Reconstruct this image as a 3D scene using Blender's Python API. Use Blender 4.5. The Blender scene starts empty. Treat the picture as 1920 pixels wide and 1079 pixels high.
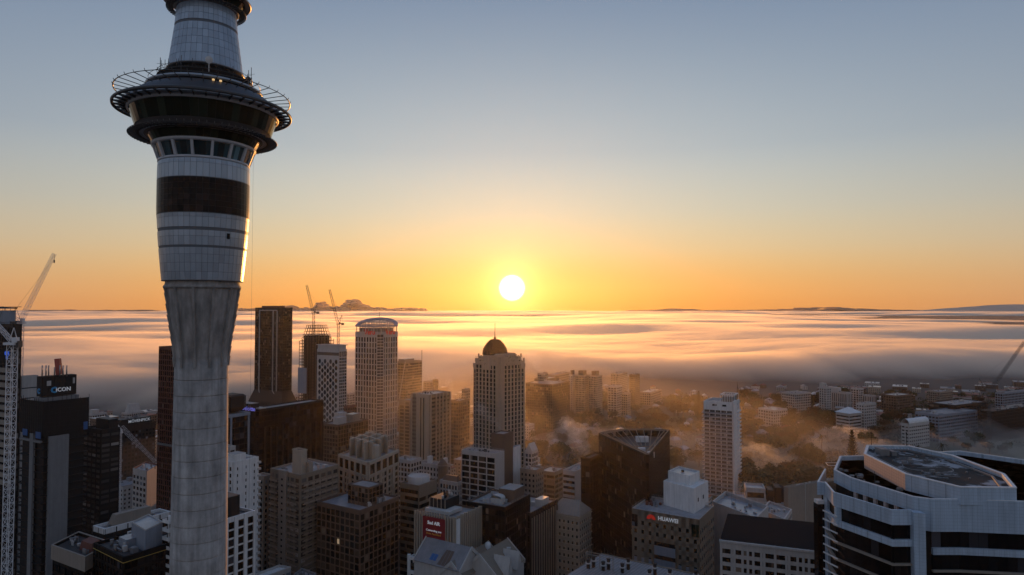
import bpy, bmesh, math, random
from mathutils import Vector, noise
S=bpy.context.scene; COL=S.collection
R=math.radians
F=1280.0;H=160.0;TH=R(1.88)
cam=bpy.data.cameras.new('camera');co=bpy.data.objects.new('camera',cam);COL.objects.link(co);S.camera=co
cam.lens=24;cam.sensor_width=36;co.location=(0,0,H);co.rotation_euler=(math.pi/2+TH,0,0)
cam.clip_start=1;cam.clip_end=400000
w=bpy.data.worlds.new('World');S.world=w;w.use_nodes=True
nt=w.node_tree;bg=nt.nodes['Background'];L=nt.links
def N(t,**k):
    n=nt.nodes.new(t)
    for a,b in k.items(): setattr(n,a,b)
    return n
SUN_EL=R(1.85)
sk=N('ShaderNodeTexSky',sky_type='NISHITA',sun_disc=False,sun_elevation=SUN_EL,sun_rotation=0,altitude=160,dust_density=1.5)
tc=N('ShaderNodeTexCoord')
sep=N('ShaderNodeSeparateXYZ');L.new(tc.outputs['Generated'],sep.inputs[0])
def math_(op,a,b=None,c=None,clamp=False):
    n=N('ShaderNodeMath',operation=op,use_clamp=clamp)
    for i,v in enumerate((a,b,c)):
        if v is None: continue
        if isinstance(v,(int,float)): n.inputs[i].default_value=v
        else: L.new(v,n.inputs[i])
    return n.outputs[0]
def lin(c): return tuple(((v/255)/12.92 if v/255<.04045 else ((v/255+.055)/1.055)**2.4) for v in c)
def ramp(f,stops):
    n=N('ShaderNodeValToRGB');cr=n.color_ramp;cr.interpolation='B_SPLINE'
    while len(cr.elements)<len(stops): cr.elements.new(.5)
    for e,(p,c) in zip(cr.elements,stops): e.position=p;e.color=lin(c)+(1,)
    L.new(f,n.inputs[0]);return n.outputs[0]
def mix(f,a,b,bt='MIX'):
    n=N('ShaderNodeMix',data_type='RGBA',blend_type=bt)
    for s,v in ((n.inputs[0],f),(n.inputs[6],a),(n.inputs[7],b)):
        if isinstance(v,(int,float)): s.default_value=v
        elif isinstance(v,tuple): s.default_value=v
        else: L.new(v,s)
    return n.outputs[2]
el=math_('DIVIDE',math_('ARCSINE',sep.outputs[2]),R(90))   # 0..1 = 0..90deg
el=math_('MAXIMUM',el,0.0)
# azimuth closeness to the sun
hx=math_('SQRT',math_('ADD',math_('MULTIPLY',sep.outputs[0],sep.outputs[0]),math_('MULTIPLY',sep.outputs[1],sep.outputs[1])))
ca=math_('DIVIDE',sep.outputs[1],math_('MAXIMUM',hx,1e-4))
near=math_('POWER',math_('MULTIPLY_ADD',ca,.5,.5),7.5)
d=1/90
side=ramp(el,[(0,(198,146,98)),(1*d,(204,153,102)),(3*d,(194,163,124)),(5*d,(180,166,144)),(8*d,(154,156,152)),(13*d,(116,132,155)),(25*d,(80,104,142)),(55*d,(84,112,158)),(1,(92,118,162))])
cen=ramp(el,[(0,(228,150,72)),(1*d,(230,155,76)),(3*d,(228,176,106)),(5*d,(222,194,144)),(8*d,(208,203,180)),(13*d,(182,194,199)),(25*d,(112,133,160)),(55*d,(86,112,156)),(1,(92,118,162))])
# away from the sun the low sky is blue grey dusk
back=ramp(el,[(0,(142,140,146)),(4*d,(164,158,162)),(12*d,(146,152,165)),(30*d,(126,143,168)),(1,(92,118,162))])
fb=math_('POWER',math_('MULTIPLY_ADD',ca,-.5,.5),.6);side=mix(fb,side,back)
c=mix(near,side,cen)
# aureole
dt=N('ShaderNodeVectorMath',operation='DOT_PRODUCT');L.new(tc.outputs['Generated'],dt.inputs[0]);dt.inputs[1].default_value=(0,math.cos(SUN_EL),math.sin(SUN_EL))
ang=math_('ARCCOSINE',math_('MINIMUM',dt.outputs['Value'],.999999))
g1=math_('MULTIPLY',math_('EXPONENT',math_('MULTIPLY',ang,-1/R(1.15))),2.6)
g2=math_('MULTIPLY',math_('EXPONENT',math_('MULTIPLY',ang,-1/R(5))),.10)
disc=N('ShaderNodeMapRange',interpolation_type='SMOOTHSTEP');L.new(ang,disc.inputs[0])
for i,v in ((1,R(.60)),(2,R(1.2)),(3,6.0),(4,0.0)): disc.inputs[i].default_value=v
gl=N('ShaderNodeVectorMath',operation='SCALE');gl.inputs[0].default_value=(1.0,.52,.16);L.new(math_('ADD',g1,g2),gl.inputs[3])
c=mix(1.0,c,gl.outputs[0],'ADD')
ds=N('ShaderNodeVectorMath',operation='SCALE');ds.inputs[0].default_value=(1.0,.9,.6);L.new(disc.outputs[0],ds.inputs[3])
c=mix(1.0,c,ds.outputs[0],'ADD')
nis=mix(1.0,sk.outputs[0],(.012,.012,.012,1),'MULTIPLY')
c=mix(1.0,c,nis,'ADD')
L.new(c,bg.inputs[0]);bg.inputs[1].default_value=1.0
S.view_settings.view_transform='Standard';S.view_settings.look='None'
sun=bpy.data.lights.new('sun_lamp','SUN');so=bpy.data.objects.new('sun_lamp',sun);COL.objects.link(so)
sun.energy=3.2;sun.angle=R(.5);sun.color=(1,.40,.09);so.rotation_euler=(math.pi/2-SUN_EL,0,math.pi)
S.cycles.volume_bounces=5;S.cycles.max_bounces=8
S.cycles.volume_step_rate=4
S.cycles.use_denoising=True
random.seed(11)
CT,ST=math.cos(TH),math.sin(TH)
# ---------------------------------------------------------------- places
def WD(px,py,D):
    u=(px-960)/F;v=(539.5-py)/F;k=D/(CT-v*ST)
    return Vector((u*k,D,H+k*(ST+v*CT)))
def WZ(px,py,z):
    u=(px-960)/F;v=(539.5-py)/F;k=(z-H)/(ST+v*CT)
    return Vector((u*k,k*(CT-v*ST),z))
def PX(p):
    y=p[1]*CT+(p[2]-H)*ST;zz=-p[1]*ST+(p[2]-H)*CT
    return 960+F*p[0]/y,539.5-F*zz/y,y
def corner(xl,xc,xr,yc,D,a=None):
    """a rectangular footprint seen over its near corner, and the height of its top"""
    a=R(a if a is not None else (31.0 if xc<1440 else 62.0));C=WD(xc,yc,D);s=CT-(539.5-yc)/F*ST
    uL=(xl-960)/F/s;uR=(xr-960)/F/s
    wl=(C.x-uL*D)/(math.cos(a)+uL*math.sin(a));wr=(uR*D-C.x)/(math.sin(a)-uR*math.cos(a))
    dl=Vector((-math.cos(a),math.sin(a)));dr=Vector((math.sin(a),math.cos(a)));c=Vector((C.x,C.y))
    return [c+dl*wl,c,c+dr*wr,c+dl*wl+dr*wr],C.z
def poly3(L,C,Rr,z):
    p=[WZ(*q,z).xy for q in (L,C,Rr)];return [p[0],p[1],p[2],p[0]+p[2]-p[1]]
def inset(poly,d):
    n=len(poly);c=sum((Vector(p) for p in poly),Vector((0,0)))/n;out=[]
    A=sum(poly[i][0]*poly[(i+1)%n][1]-poly[(i+1)%n][0]*poly[i][1] for i in range(n));sg=1 if A>0 else -1
    for i in range(n):
        p0,p1,p2=Vector(poly[i-1]),Vector(poly[i]),Vector(poly[(i+1)%n])
        e1=(p1-p0).normalized();e2=(p2-p1).normalized()
        n1=Vector((-e1.y,e1.x))*sg;n2=Vector((-e2.y,e2.x))*sg
        m=(n1+n2);m=m/max(.3,m.length_squared)*2
        out.append(p1+m*d)
    return out
# ---------------------------------------------------------------- mesh building
class MB:
    def __init__(s): s.v=[];s.f=[];s.m=[];s.sm=[]
    def face(s,ps,mi=0,sm=False):
        b=len(s.v);s.v+= [tuple(p) for p in ps];s.f.append(tuple(range(b,b+len(ps))));s.m.append(mi);s.sm.append(sm)
    def hexa(s,p,mi=0):
        b=len(s.v);s.v+=[tuple(q) for q in p]
        for f in ((0,3,2,1),(4,5,6,7),(0,1,5,4),(1,2,6,5),(2,3,7,6),(3,0,4,7)): s.f.append(tuple(b+i for i in f));s.m.append(mi);s.sm.append(False)
    def box(s,x0,y0,z0,x1,y1,z1,mi=0):
        s.hexa([(x0,y0,z0),(x1,y0,z0),(x1,y1,z0),(x0,y1,z0),(x0,y0,z1),(x1,y0,z1),(x1,y1,z1),(x0,y1,z1)],mi)
    def fbox(s,a,d,n,u0,u1,v0,v1,z0,z1,mi=0):
        def q(u,v): return a[0]+d[0]*u+n[0]*v,a[1]+d[1]*u+n[1]*v
        c=[q(u0,v0),q(u1,v0),q(u1,v1),q(u0,v1)]
        if d[0]*n[1]-d[1]*n[0]<0: c=c[::-1]
        s.hexa([(*k,z0) for k in c]+[(*k,z1) for k in c],mi)
    def prism(s,poly,z0,z1,mi=0,mt=None,poly2=None):
        n=len(poly);A=sum(poly[i][0]*poly[(i+1)%n][1]-poly[(i+1)%n][0]*poly[i][1] for i in range(n))
        P=list(poly);Q=list(poly2 or poly)
        if A<0: P=P[::-1];Q=Q[::-1]
        b=len(s.v);s.v+=[(p[0],p[1],z0) for p in P]+[(p[0],p[1],z1) for p in Q]
        for i in range(n): s.f.append((b+i,b+(i+1)%n,b+n+(i+1)%n,b+n+i));s.m.append(mi);s.sm.append(False)
        s.f.append(tuple(b+n+i for i in range(n)));s.m.append(mi if mt is None else mt);s.sm.append(False)
        s.f.append(tuple(b+n-1-i for i in range(n)));s.m.append(mi);s.sm.append(False)
    def ring(s,poly,d,z0,z1,mi=0):
        q=inset(poly,d);n=len(poly)
        for i in range(n):
            j=(i+1)%n;c=[poly[i],poly[j],q[j],q[i]]
            A=sum(c[k][0]*c[(k+1)%4][1]-c[(k+1)%4][0]*c[k][1] for k in range(4))
            if A<0:c=c[::-1]
            s.hexa([(k[0],k[1],z0) for k in c]+[(k[0],k[1],z1) for k in c],mi)
    def bar(s,p,q,r,mi=0,n=4):
        p,q=Vector(p),Vector(q);d=(q-p)
        if d.length<1e-6:return
        d.normalize();a=d.orthogonal().normalized() if abs(d.z)<.99 else Vector((1,0,0));b=d.cross(a).normalized();a=b.cross(d)
        k=len(s.v)
        for c in (p,q):
            for i in range(n):
                t=2*math.pi*(i+.5)/n;s.v.append(tuple(c+a*math.cos(t)*r+b*math.sin(t)*r))
        for i in range(n): s.f.append((k+i,k+(i+1)%n,k+n+(i+1)%n,k+n+i));s.m.append(mi);s.sm.append(n>6)
        s.f.append(tuple(k+n-1-i for i in range(n)));s.f.append(tuple(k+n+i for i in range(n)));s.m+=[mi,mi];s.sm+=[False,False]
    def lathe(s,c,prof,n=48,mi=0,a0=0,a1=2*math.pi,sm=True):
        full=abs(a1-a0-2*math.pi)<1e-6;m=n if full else n+1;b=len(s.v)
        for r,z in prof:
            for i in range(m):
                t=a0+(a1-a0)*i/n;s.v.append((c[0]+r*math.cos(t),c[1]+r*math.sin(t),z))
        for j in range(len(prof)-1):
            for i in range(n):
                i2=(i+1)%m
                s.f.append((b+j*m+i,b+j*m+i2,b+(j+1)*m+i2,b+(j+1)*m+i));s.m.append(mi);s.sm.append(sm)
    def lattice(s,p,q,w,bays,r=.12,mi=0,w2=None,tri=False):
        p,q=Vector(p),Vector(q);d=(q-p).normalized();w2=w2 or w
        a=Vector((0,0,1)).cross(d)
        if a.length<.1:a=Vector((1,0,0))
        a.normalize();b=d.cross(a)
        cs=[(-1,-1),(1,-1),(1,1),(-1,1)] if not tri else [(-1,-.7),(1,-.7),(0,.9)]
        def P(t,c):
            ww=w+(w2-w)*t;return p.lerp(q,t)+a*c[0]*ww/2+b*c[1]*ww/2
        for c in cs: s.bar(P(0,c),P(1,c),r,mi)
        for i in range(bays):
            for k in range(len(cs)):
                c,e=cs[k],cs[(k+1)%len(cs)]
                s.bar(P(i/bays,c if i%2 else e),P((i+1)/bays,e if i%2 else c),r*.6,mi)
                s.bar(P(i/bays,c),P(i/bays,e),r*.6,mi)
    def data(s,name,mats,o=(0,0,0)):
        me=bpy.data.meshes.new(name)
        me.from_pydata([(x-o[0],y-o[1],z-o[2]) for x,y,z in s.v],[],s.f)
        for m in mats: me.materials.append(MAT[m] if isinstance(m,str) else m)
        if len(mats)>1 or any(s.m): me.polygons.foreach_set('material_index',s.m)
        if any(s.sm): me.polygons.foreach_set('use_smooth',s.sm)
        me.update();return me
def link(name,data,parent=None,loc=(0,0,0),rz=0,sc=None):
    o=bpy.data.objects.new(name,data);COL.objects.link(o);o.location=loc
    if rz:o.rotation_euler[2]=rz
    if sc:o.scale=sc
    if parent:o.parent=parent
    return o
def tag(o,label=None,cat=None,group=None,kind=None):
    for k,v in (('label',label),('category',cat),('group',group),('kind',kind)):
        if v:o[k]=v
    return o
class Thing:
    def __init__(s,name,label,cat,o,group=None):
        s.o=Vector((o[0],o[1],o[2] if len(o)>2 else 0));s.e=link(name,None,None,s.o);s.e.empty_display_size=2;tag(s.e,label,cat,group);s.nwin=0;s.stuff={}
    def part(s,name,mb,mats,kind=None,parent=None,label=None):
        if not mb.v:return None
        o=link(name,mb.data(name,mats if isinstance(mats,(list,tuple)) else [mats],s.o),parent or s.e);tag(o,label,None,None,kind);return o
    def unit(s,name,me,c,rz,sc):
        return link(name,me,s.e,Vector(c)-s.o,rz,sc)
    def bag(s,key,mats):
        if key not in s.stuff:s.stuff[key]=(MB(),mats)
        return s.stuff[key][0]
    def flush(s):
        for k,(mb,mats) in s.stuff.items(): s.part(k[0],mb,mats,kind='stuff')
# ---------------------------------------------------------------- materials
MAT={}
def mat(name,col,rough=.7,metal=0,var=.15,sc=.35,streak=0,spec=.5,emit=None,rnd=0,joint=None):
    m=bpy.data.materials.new(name);m.use_nodes=True;t=m.node_tree;b=t.nodes['Principled BSDF'];MAT[name]=m
    b.inputs['Roughness'].default_value=rough;b.inputs['Metallic'].default_value=metal;b.inputs['Specular IOR Level'].default_value=spec
    def nn(ty,**k):
        x=t.nodes.new(ty)
        for a,c in k.items(): setattr(x,a,c)
        return x
    co=nn('ShaderNodeTexCoord');geo=nn('ShaderNodeNewGeometry')
    mp=nn('ShaderNodeMapping');t.links.new(geo.outputs['Position'],mp.inputs[0]);mp.inputs['Scale'].default_value=(sc,sc,sc*.6)
    nz=nn('ShaderNodeTexNoise');nz.inputs['Detail'].default_value=5;nz.inputs['Roughness'].default_value=.65;nz.inputs['Scale'].default_value=1;t.links.new(mp.outputs[0],nz.inputs['Vector'])
    val=nz.outputs[0]
    def ma(op,a,c,d=None):
        n=nn('ShaderNodeMath',operation=op)
        for i,v in enumerate((a,c,d)):
            if v is None:continue
            if isinstance(v,(int,float)):n.inputs[i].default_value=v
            else:t.links.new(v,n.inputs[i])
        return n.outputs[0]
    k=ma('MULTIPLY_ADD',val,2*var*1.6,1-var*1.6)
    if streak:
        mp2=nn('ShaderNodeMapping');t.links.new(geo.outputs['Position'],mp2.inputs[0]);mp2.inputs['Scale'].default_value=(1.1,1.1,.06)
        n2=nn('ShaderNodeTexNoise');n2.inputs['Scale'].default_value=1;n2.inputs['Detail'].default_value=4;t.links.new(mp2.outputs[0],n2.inputs['Vector'])
        k=ma('MULTIPLY',k,ma('MULTIPLY_ADD',n2.outputs[0],2*streak*1.5,1-streak*1.5))
    if rnd:
        oi=nn('ShaderNodeObjectInfo')
        r=ma('FRACT',ma('ADD',ma('MULTIPLY',oi.outputs['Random'],7.31),ma('MULTIPLY',geo.outputs['Random Per Island'],5.17)),0)
        k=ma('MULTIPLY',k,ma('MULTIPLY_ADD',r,2*rnd,1-rnd))
    sc_=nn('ShaderNodeVectorMath',operation='SCALE');sc_.inputs[0].default_value=col;t.links.new(k,sc_.inputs[3])
    t.links.new(sc_.outputs[0],b.inputs['Base Color'])
    rr=ma('MULTIPLY_ADD',val,.3*rough,rough*.85);t.links.new(rr,b.inputs['Roughness'])
    if emit:
        b.inputs['Emission Color'].default_value=(*emit[:3],1);b.inputs['Emission Strength'].default_value=emit[3]
    return m
def glass(name,col,lo=.25,hi=2.6,rough=.12):
    m=mat(name,col,rough,0,.1,.3,spec=.3);t=m.node_tree;b=t.nodes['Principled BSDF']
    oi=t.nodes.new('ShaderNodeObjectInfo');geo=t.nodes.new('ShaderNodeNewGeometry')
    a=t.nodes.new('ShaderNodeMath');a.operation='MULTIPLY_ADD';a.inputs[1].default_value=3.7;t.links.new(oi.outputs['Random'],a.inputs[0]);t.links.new(geo.outputs['Random Per Island'],a.inputs[2])
    f=t.nodes.new('ShaderNodeMath');f.operation='FRACT';t.links.new(a.outputs[0],f.inputs[0])
    cr=t.nodes.new('ShaderNodeValToRGB');cr.color_ramp.interpolation='CONSTANT';E=cr.color_ramp.elements
    for i in range(3):E.new(.5)
    for e,(p,k) in zip(E,((0,lo),(.45,1),(.75,1.5),(.88,hi),(.96,hi*2.2))): e.position=p;e.color=(min(1,col[0]*k),min(1,col[1]*k),min(1,col[2]*k),1)  # paler random panes stand for blinds and reflections, put into the base colour
    t.links.new(f.outputs[0],cr.inputs[0]);t.links.new(cr.outputs[0],b.inputs['Base Color'])
    return m
mat('white',(.62,.61,.59),.7,0,.14,.35,.22)
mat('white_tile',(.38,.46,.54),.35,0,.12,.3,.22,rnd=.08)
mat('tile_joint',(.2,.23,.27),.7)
mat('warmlit_tile',(.52,.40,.35),.4,0,.05,.5,.05,rnd=.05)  # white tile tinted pink for the warm light falling on one wall
mat('offwhite',(.41,.39,.365),.75,0,.1,.4,.15)
mat('cream',(.35,.29,.225),.75,0,.1,.4,.12)
mat('beige',(.25,.21,.17),.75,0,.12,.4,.15)
mat('tan',(.19,.155,.115),.75,0,.1,.4,.1)
mat('concrete',(.27,.25,.23),.85,0,.55,.35,.42)
mat('grey',(.17,.17,.17),.8,0,.15,.4,.15)
mat('bluegrey',(.20,.23,.27),.6,0,.12,.4,.15)
mat('brown',(.115,.075,.052),.7,0,.12,.4,.12)
mat('redbrown',(.12,.035,.025),.6,0,.12,.4,.1)
mat('darkbrown',(.030,.023,.019),.65,0,.15,.4,.1,spec=.25)
mat('charcoal',(.022,.021,.021),.7,0,.2,.4,.1,spec=.2)
mat('black',(.010,.0095,.009),.7,0,.15,.4,spec=.15)
mat('roof_wet',(.24,.25,.27),.30,0,.5,.25,0)
mat('roof_grey',(.20,.19,.19),.55,0,.3,.3,0)
mat('roof_dark',(.025,.023,.022),.6,0,.35,.3,0)
mat('roof_metal',(.38,.37,.36),.4,.2,.2,.4,0)
mat('roof_red',(.16,.05,.035),.7,0,.2,.4,0)
mat('steel',(.25,.25,.26),.4,.6,.1)
mat('steel_dark',(.06,.06,.06),.5,.3,.1)
mat('crane_white',(.62,.62,.62),.5,0,.08)
mat('crane_red',(.35,.06,.04),.5,0,.1)
mat('crane_dark',(.10,.07,.05),.5,0,.1)
mat('sign_blue',(.01,.09,.55),.4,emit=(.02,.16,1,.35))
mat('sign_white',(.8,.8,.8),.4,emit=(.9,.95,1,.10))
mat('sign_purple',(.15,.15,.6),.4,emit=(.25,.25,1,.35))
mat('sign_red',(.55,.03,.02),.5,emit=(1,.06,.03,.12))
mat('sign_orange',(.7,.3,.05),.5)
mat('logo_blue',(.02,.25,.5),.5)
mat('board_red',(.22,.012,.018),.5,0,.05)
mat('tarp_blue',(.02,.09,.25),.6)
mat('red_paint',(.30,.02,.015),.5)
mat('gold_line',(.40,.28,.05),.5)
mat('alu',(.32,.37,.42),.36,.45,.10,.5,.08,rnd=.11)
mat('alu_back',(.10,.11,.12),.6)
mat('tower_white',(.50,.52,.55),.5,0,.08)
mat('foliage',(.050,.062,.028),.8,0,.3,.2,rnd=.45,spec=.2)
mat('foliage_dark',(.028,.036,.018),.8,0,.3,.2,rnd=.45,spec=.2)
mat('foliage_brown',(.075,.048,.025),.8,0,.3,.2,rnd=.4,spec=.2)
mat('bark',(.07,.05,.035),.9)
mat('grass',(.05,.055,.025),.9,0,.35,.05)
mat('ground',(.042,.038,.034),.9,0,.35,.03)
mat('asphalt',(.045,.045,.047),.75,0,.25,.2)
mat('paving',(.16,.155,.15),.85,0,.2,.3)
mat('rock',(.06,.06,.06),.9)
mat('paint_line',(.6,.6,.58),.8)
mat('lamp_glow',(.9,.7,.4),.5,emit=(1,.62,.25,.7))
glass('glass',(.022,.024,.027),.4,4.0)
glass('glass_brown',(.022,.017,.013),.4,4.0)
glass('glass_blue',(.03,.045,.06))
glass('glass_green',(.018,.026,.018),.6,1.6,.08)
glass('glass_black',(.008,.008,.009),.5,3.5,.06)
glass('glass_tower',(.03,.06,.07),.5,1.8,.08)
glass('glass_band',(.010,.006,.005),.6,1.6,.3)
for g_ in('glass_green','glass_band'):MAT[g_].node_tree.nodes['Principled BSDF'].inputs['Specular IOR Level'].default_value=.12
glass('curtain',(.07,.065,.06),.3,2.0,.3)
UNIT={}
def ubox(m,name='window'):
    if (m,name) not in UNIT:
        b=MB();b.box(-.5,-.5,-.5,.5,.5,.5);UNIT[(m,name)]=b.data(name,[m])
    return UNIT[(m,name)]
def textmesh(txt,size,m,ex=.12,bold=0):
    cu=bpy.data.curves.new('lettering','FONT');cu.body=txt;cu.size=size;cu.extrude=ex;cu.align_x='CENTER';cu.align_y='CENTER';cu.offset=bold;cu.resolution_u=2
    o=bpy.data.objects.new('tmp',cu);COL.objects.link(o);bpy.context.view_layer.update()
    me=bpy.data.meshes.new_from_object(o.evaluated_get(bpy.context.evaluated_depsgraph_get()));me.name='lettering';me.materials.clear();me.materials.append(MAT[m])
    bpy.data.objects.remove(o);bpy.data.curves.remove(cu);return me
def sign(T,txt,size,m,p,d,name='lettering',bold=0,sx=1):
    """lettering on a facade that runs along d, centred at p"""
    o=link(name,textmesh(txt,size,m,.12,bold),T.e,Vector(p)-T.o);o.rotation_euler=(math.pi/2,0,math.atan2(d[1],d[0]));o.scale[0]=sx;return o
# ---------------------------------------------------------------- facades
def facing(a,b,c):
    a,b=Vector(a),Vector(b);d=(b-a).normalized();n=Vector((d.y,-d.x));mid=(a+b)/2
    if n.dot(mid-Vector(c))<0:n=-n
    return d,n,(b-a).length,mid
def facade(T,W,a,b,c,z0,z1,bw=3.2,fh=3.4,pier=.25,span=.35,pp=.35,sp=.25,gl='glass',wname='window',fr=0,top=1.2,mid=0,lit=None,skip=None,ends=True,minpx=9.5,sub=1):
    """piers and spandrels go into the wall mesh W, each window is a pane behind them"""
    d,n,ln,m=facing(a,b,c);vis=n.dot(-m)>0
    nx=max(1,round(ln/bw));bw=ln/nx;pw=bw*pier;zt=z1-top;nf=max(1,int((zt-z0)/fh))
    if pier>0:
        for i in range(nx+1):
            if not ends and i in(0,nx):continue
            u0=max(0,i*bw-pw/2);u1=min(ln,i*bw+pw/2);W.fbox(a,d,n,u0,u1,-.1,pp,z0,z1-.02 if pp<=sp else z1,fr)
    for j in range(nf+1):
        zb=zt-j*fh
        W.fbox(a,d,n,0,ln,-.1,sp,max(z0,zb-span*fh),zb if j else z1-.05,fr)
    ww=bw*(1-pier);wh=fh*(1-span)
    g=T.bag((wname,gl),[gl])
    for j in range(nf):
        zc=zt-j*fh-span*fh-wh/2
        if zc-wh/2<z0:continue
        for i in range(nx):
            if skip and skip(i,j,nx,nf):continue
            u=(i+.5)*bw;p=Vector(a)+d*u+n*.04
            px,py,dd=PX((p.x,p.y,zc));vw=Vector((p.x,p.y,0)).normalized()
            k=abs(n.dot(vw.xy));size=max(ww/sub*k,wh*.95)*F/dd
            if vis and size>=minpx and T.nwin<295 and -5<px<1925 and py<1085:
                for q in range(sub):
                    w1=ww/sub;pc=Vector(a)+d*(u-ww/2+(q+.5)*w1)+n*.04
                    T.unit(wname,ubox(gl,wname),(pc.x,pc.y,zc),math.atan2(d.y,d.x),(w1*(.985 if sub>1 else 1)+.03,.12,wh+.03));T.nwin+=1
            else:
                for q in range(sub):
                    w1=ww/sub;u2=u-ww/2+(q+.5)*w1;g.fbox(a,d,n,u2-w1*.49,u2+w1*.49,-.05,.1,zc-wh/2-.01,zc+wh/2+.01)
    return d,n,ln
def block(T,poly,z0,z1,wall='white',roof='roof_grey',sty=None,styR=None,back=True,parapet=1.0,pmat=None,wname='wall',rname='roof',par=True):
    """walls with facades on every side, roof sheet and parapet. poly = left, near, right, back"""
    c=sum((Vector(p) for p in poly),Vector((0,0)))/len(poly)
    W=MB();W.prism(poly,z0,z1-parapet-.3)
    sty=sty or {};styR=styR or sty
    n=len(poly)
    for i in range(n):
        a,b=poly[i],poly[(i+1)%n]
        s_=dict(sty if i%2==0 else styR)
        if s_.get('none'):
            W.fbox(a,*facing(a,b,c)[:2],0,(Vector(b)-Vector(a)).length,-.1,.2,z0,z1);continue
        if i>=2 and not back: 
            W.fbox(a,*facing(a,b,c)[:2],0,(Vector(b)-Vector(a)).length,-.1,.2,z0,z1);continue
        facade(T,W,a,b,c,z0,z1,**s_)
    T.part(wname,W,[wall])
    Rf=MB();Rf.prism(inset(poly,.15),z1-parapet-.25,z1-parapet);T.part(rname,Rf,[roof])
    if par:
        P=MB();P.ring(poly,.45,z1-parapet-.2,z1+.04);T.part('parapet',P,[pmat or wall])
    return c
def bbox(T,name,poly,z0,z1,m,mt=None):
    b=MB();b.prism(poly,z0,z1,0,1 if mt else None);return T.part(name,b,[m,mt] if mt else [m])
def sub_poly(poly,u0,u1,v0,v1):
    """a smaller footprint inside one: u from left to near corner side, v towards the back"""
    L,C,Rr=Vector(poly[0]),Vector(poly[1]),Vector(poly[2])
    e=C-L;g=Rr-C
    return [L+e*u0+g*v0,L+e*u1+g*v0,L+e*u1+g*v1,L+e*u0+g*v1]
def clutter(T,poly,z,n=6,seed=1,big=1.0,mats=('offwhite','grey','steel','roof_metal')):
    r=random.Random(seed);pl=inset(poly,1.2);n=int(n*1.9)
    for i in range(n):
        u,v=r.uniform(.06,.86),r.uniform(.06,.86);a,b=r.uniform(.03,.14)*big,r.uniform(.03,.14)*big;h=r.uniform(.5,2.2)*big
        k=r.random();m=r.choice(mats)
        if r.random()<.16:
            p=sub_poly(pl,u,u,v,v)[0];M=MB();M.bar((p.x,p.y,z),(p.x,p.y,z+r.uniform(3,7)),.07);T.part('aerial',M,['steel_dark'])
        if k<.55:
            q=sub_poly(pl,u,u+a,v,v+b);M=MB();M.prism(q,z,z+h);M.prism(inset(q,.25),z+h,z+h+.15);T.part('roof_unit',M,[m])
        elif k<.8:
            M=MB();p=sub_poly(pl,u,u+a,v,v+b)[0];M.bar((p.x,p.y,z),(p.x,p.y,z+h),.55,0,10);M.bar((p.x,p.y,z+h),(p.x,p.y,z+h+.25),.75,0,10);T.part('vent',M,[m])
        else:
            q=sub_poly(pl,u,min(.95,u+a*2),v,v+.03);M=MB();M.prism(q,z+.3,z+.9);M.prism(sub_poly(pl,u,u+.02,v,v+.03),z,z+.3);T.part('duct',M,['steel'])
def rail(T,poly,z,h=1.1,m='steel',name='railing'):
    M=MB();n=len(poly)
    for i in range(n):
        a,b=Vector(poly[i]),Vector(poly[(i+1)%n]);k=max(1,int((b-a).length/2.5))
        for zz in (.5*h,h):M.bar((a.x,a.y,z+zz),(b.x,b.y,z+zz),.05)
        for j in range(k):
            p=a.lerp(b,j/k);M.bar((p.x,p.y,z),(p.x,p.y,z+h),.05)
    T.part(name,M,[m])
def mast(T,p,z0,z1,r=.15,m='steel',name='antenna'):
    M=MB();M.bar((p[0],p[1],z0),(p[0],p[1],z1),r,0,6);M.bar((p[0]-.8,p[1],z0+(z1-z0)*.7),(p[0]+.8,p[1],z0+(z1-z0)*.7),r*.5);T.part(name,M,[m])
# ================================================================ GROUND, FOG SEA, HAZE
def single(name,mb,mats,kind=None,label=None,cat=None,group=None,o=(0,0,0)):
    ob=link(name,mb.data(name,mats,o),None,o);return tag(ob,label,cat,group,kind)
G=MB();G.face([(-110000,-3000,0),(110000,-3000,0),(110000,110000,0),(-110000,110000,0)])
single('ground',G,['ground'],'structure')
G=MB();pk=[(30,560),(420,560),(760,760),(900,1040),(560,1120),(120,1000)];G.face([(x,y,.004) for x,y in pk])
single('park_lawn',G,['grass'],'structure')
A31=R(31);DL=Vector((-math.cos(A31),math.sin(A31)));DR=Vector((math.sin(A31),math.cos(A31)))
def street(name,p,d,ln,w):
    n=Vector((d.y,-d.x));a=Vector(p)-d*ln/2
    Q=MB();Q.fbox(a,d,n,0,ln,-w/2-3.5,-w/2,0,.14);Q.fbox(a,d,n,0,ln,w/2,w/2+3.5,0,.14);single('pavement',Q,['paving'],'structure')
    Q=MB();Q.face([(*(a+n*-w/2),.008),(*(a+n*w/2),.008),(*(a+n*w/2+d*ln),.008),(*(a+n*-w/2+d*ln),.008)]);single('road',Q,['asphalt'],'structure')
    Q=MB()
    for i in range(int(ln/9)):
        q=a+d*i*9;Q.face([(*(q-n*.08),.012),(*(q+n*.08),.012),(*(q+n*.08+d*4),.012),(*(q-n*.08+d*4),.012)])
    ob=single('road_marking',Q,['paint_line'],'structure')
street('road',(-30,480),DR,900,11);street('road',(60,640),DL,1,11) if 0 else None
street('road',(-180,520),DR,900,10);street('road',(120,520),DR,420,9)
def fbm(x,y,z=0):return noise.noise(Vector((x,y,z)))
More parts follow.
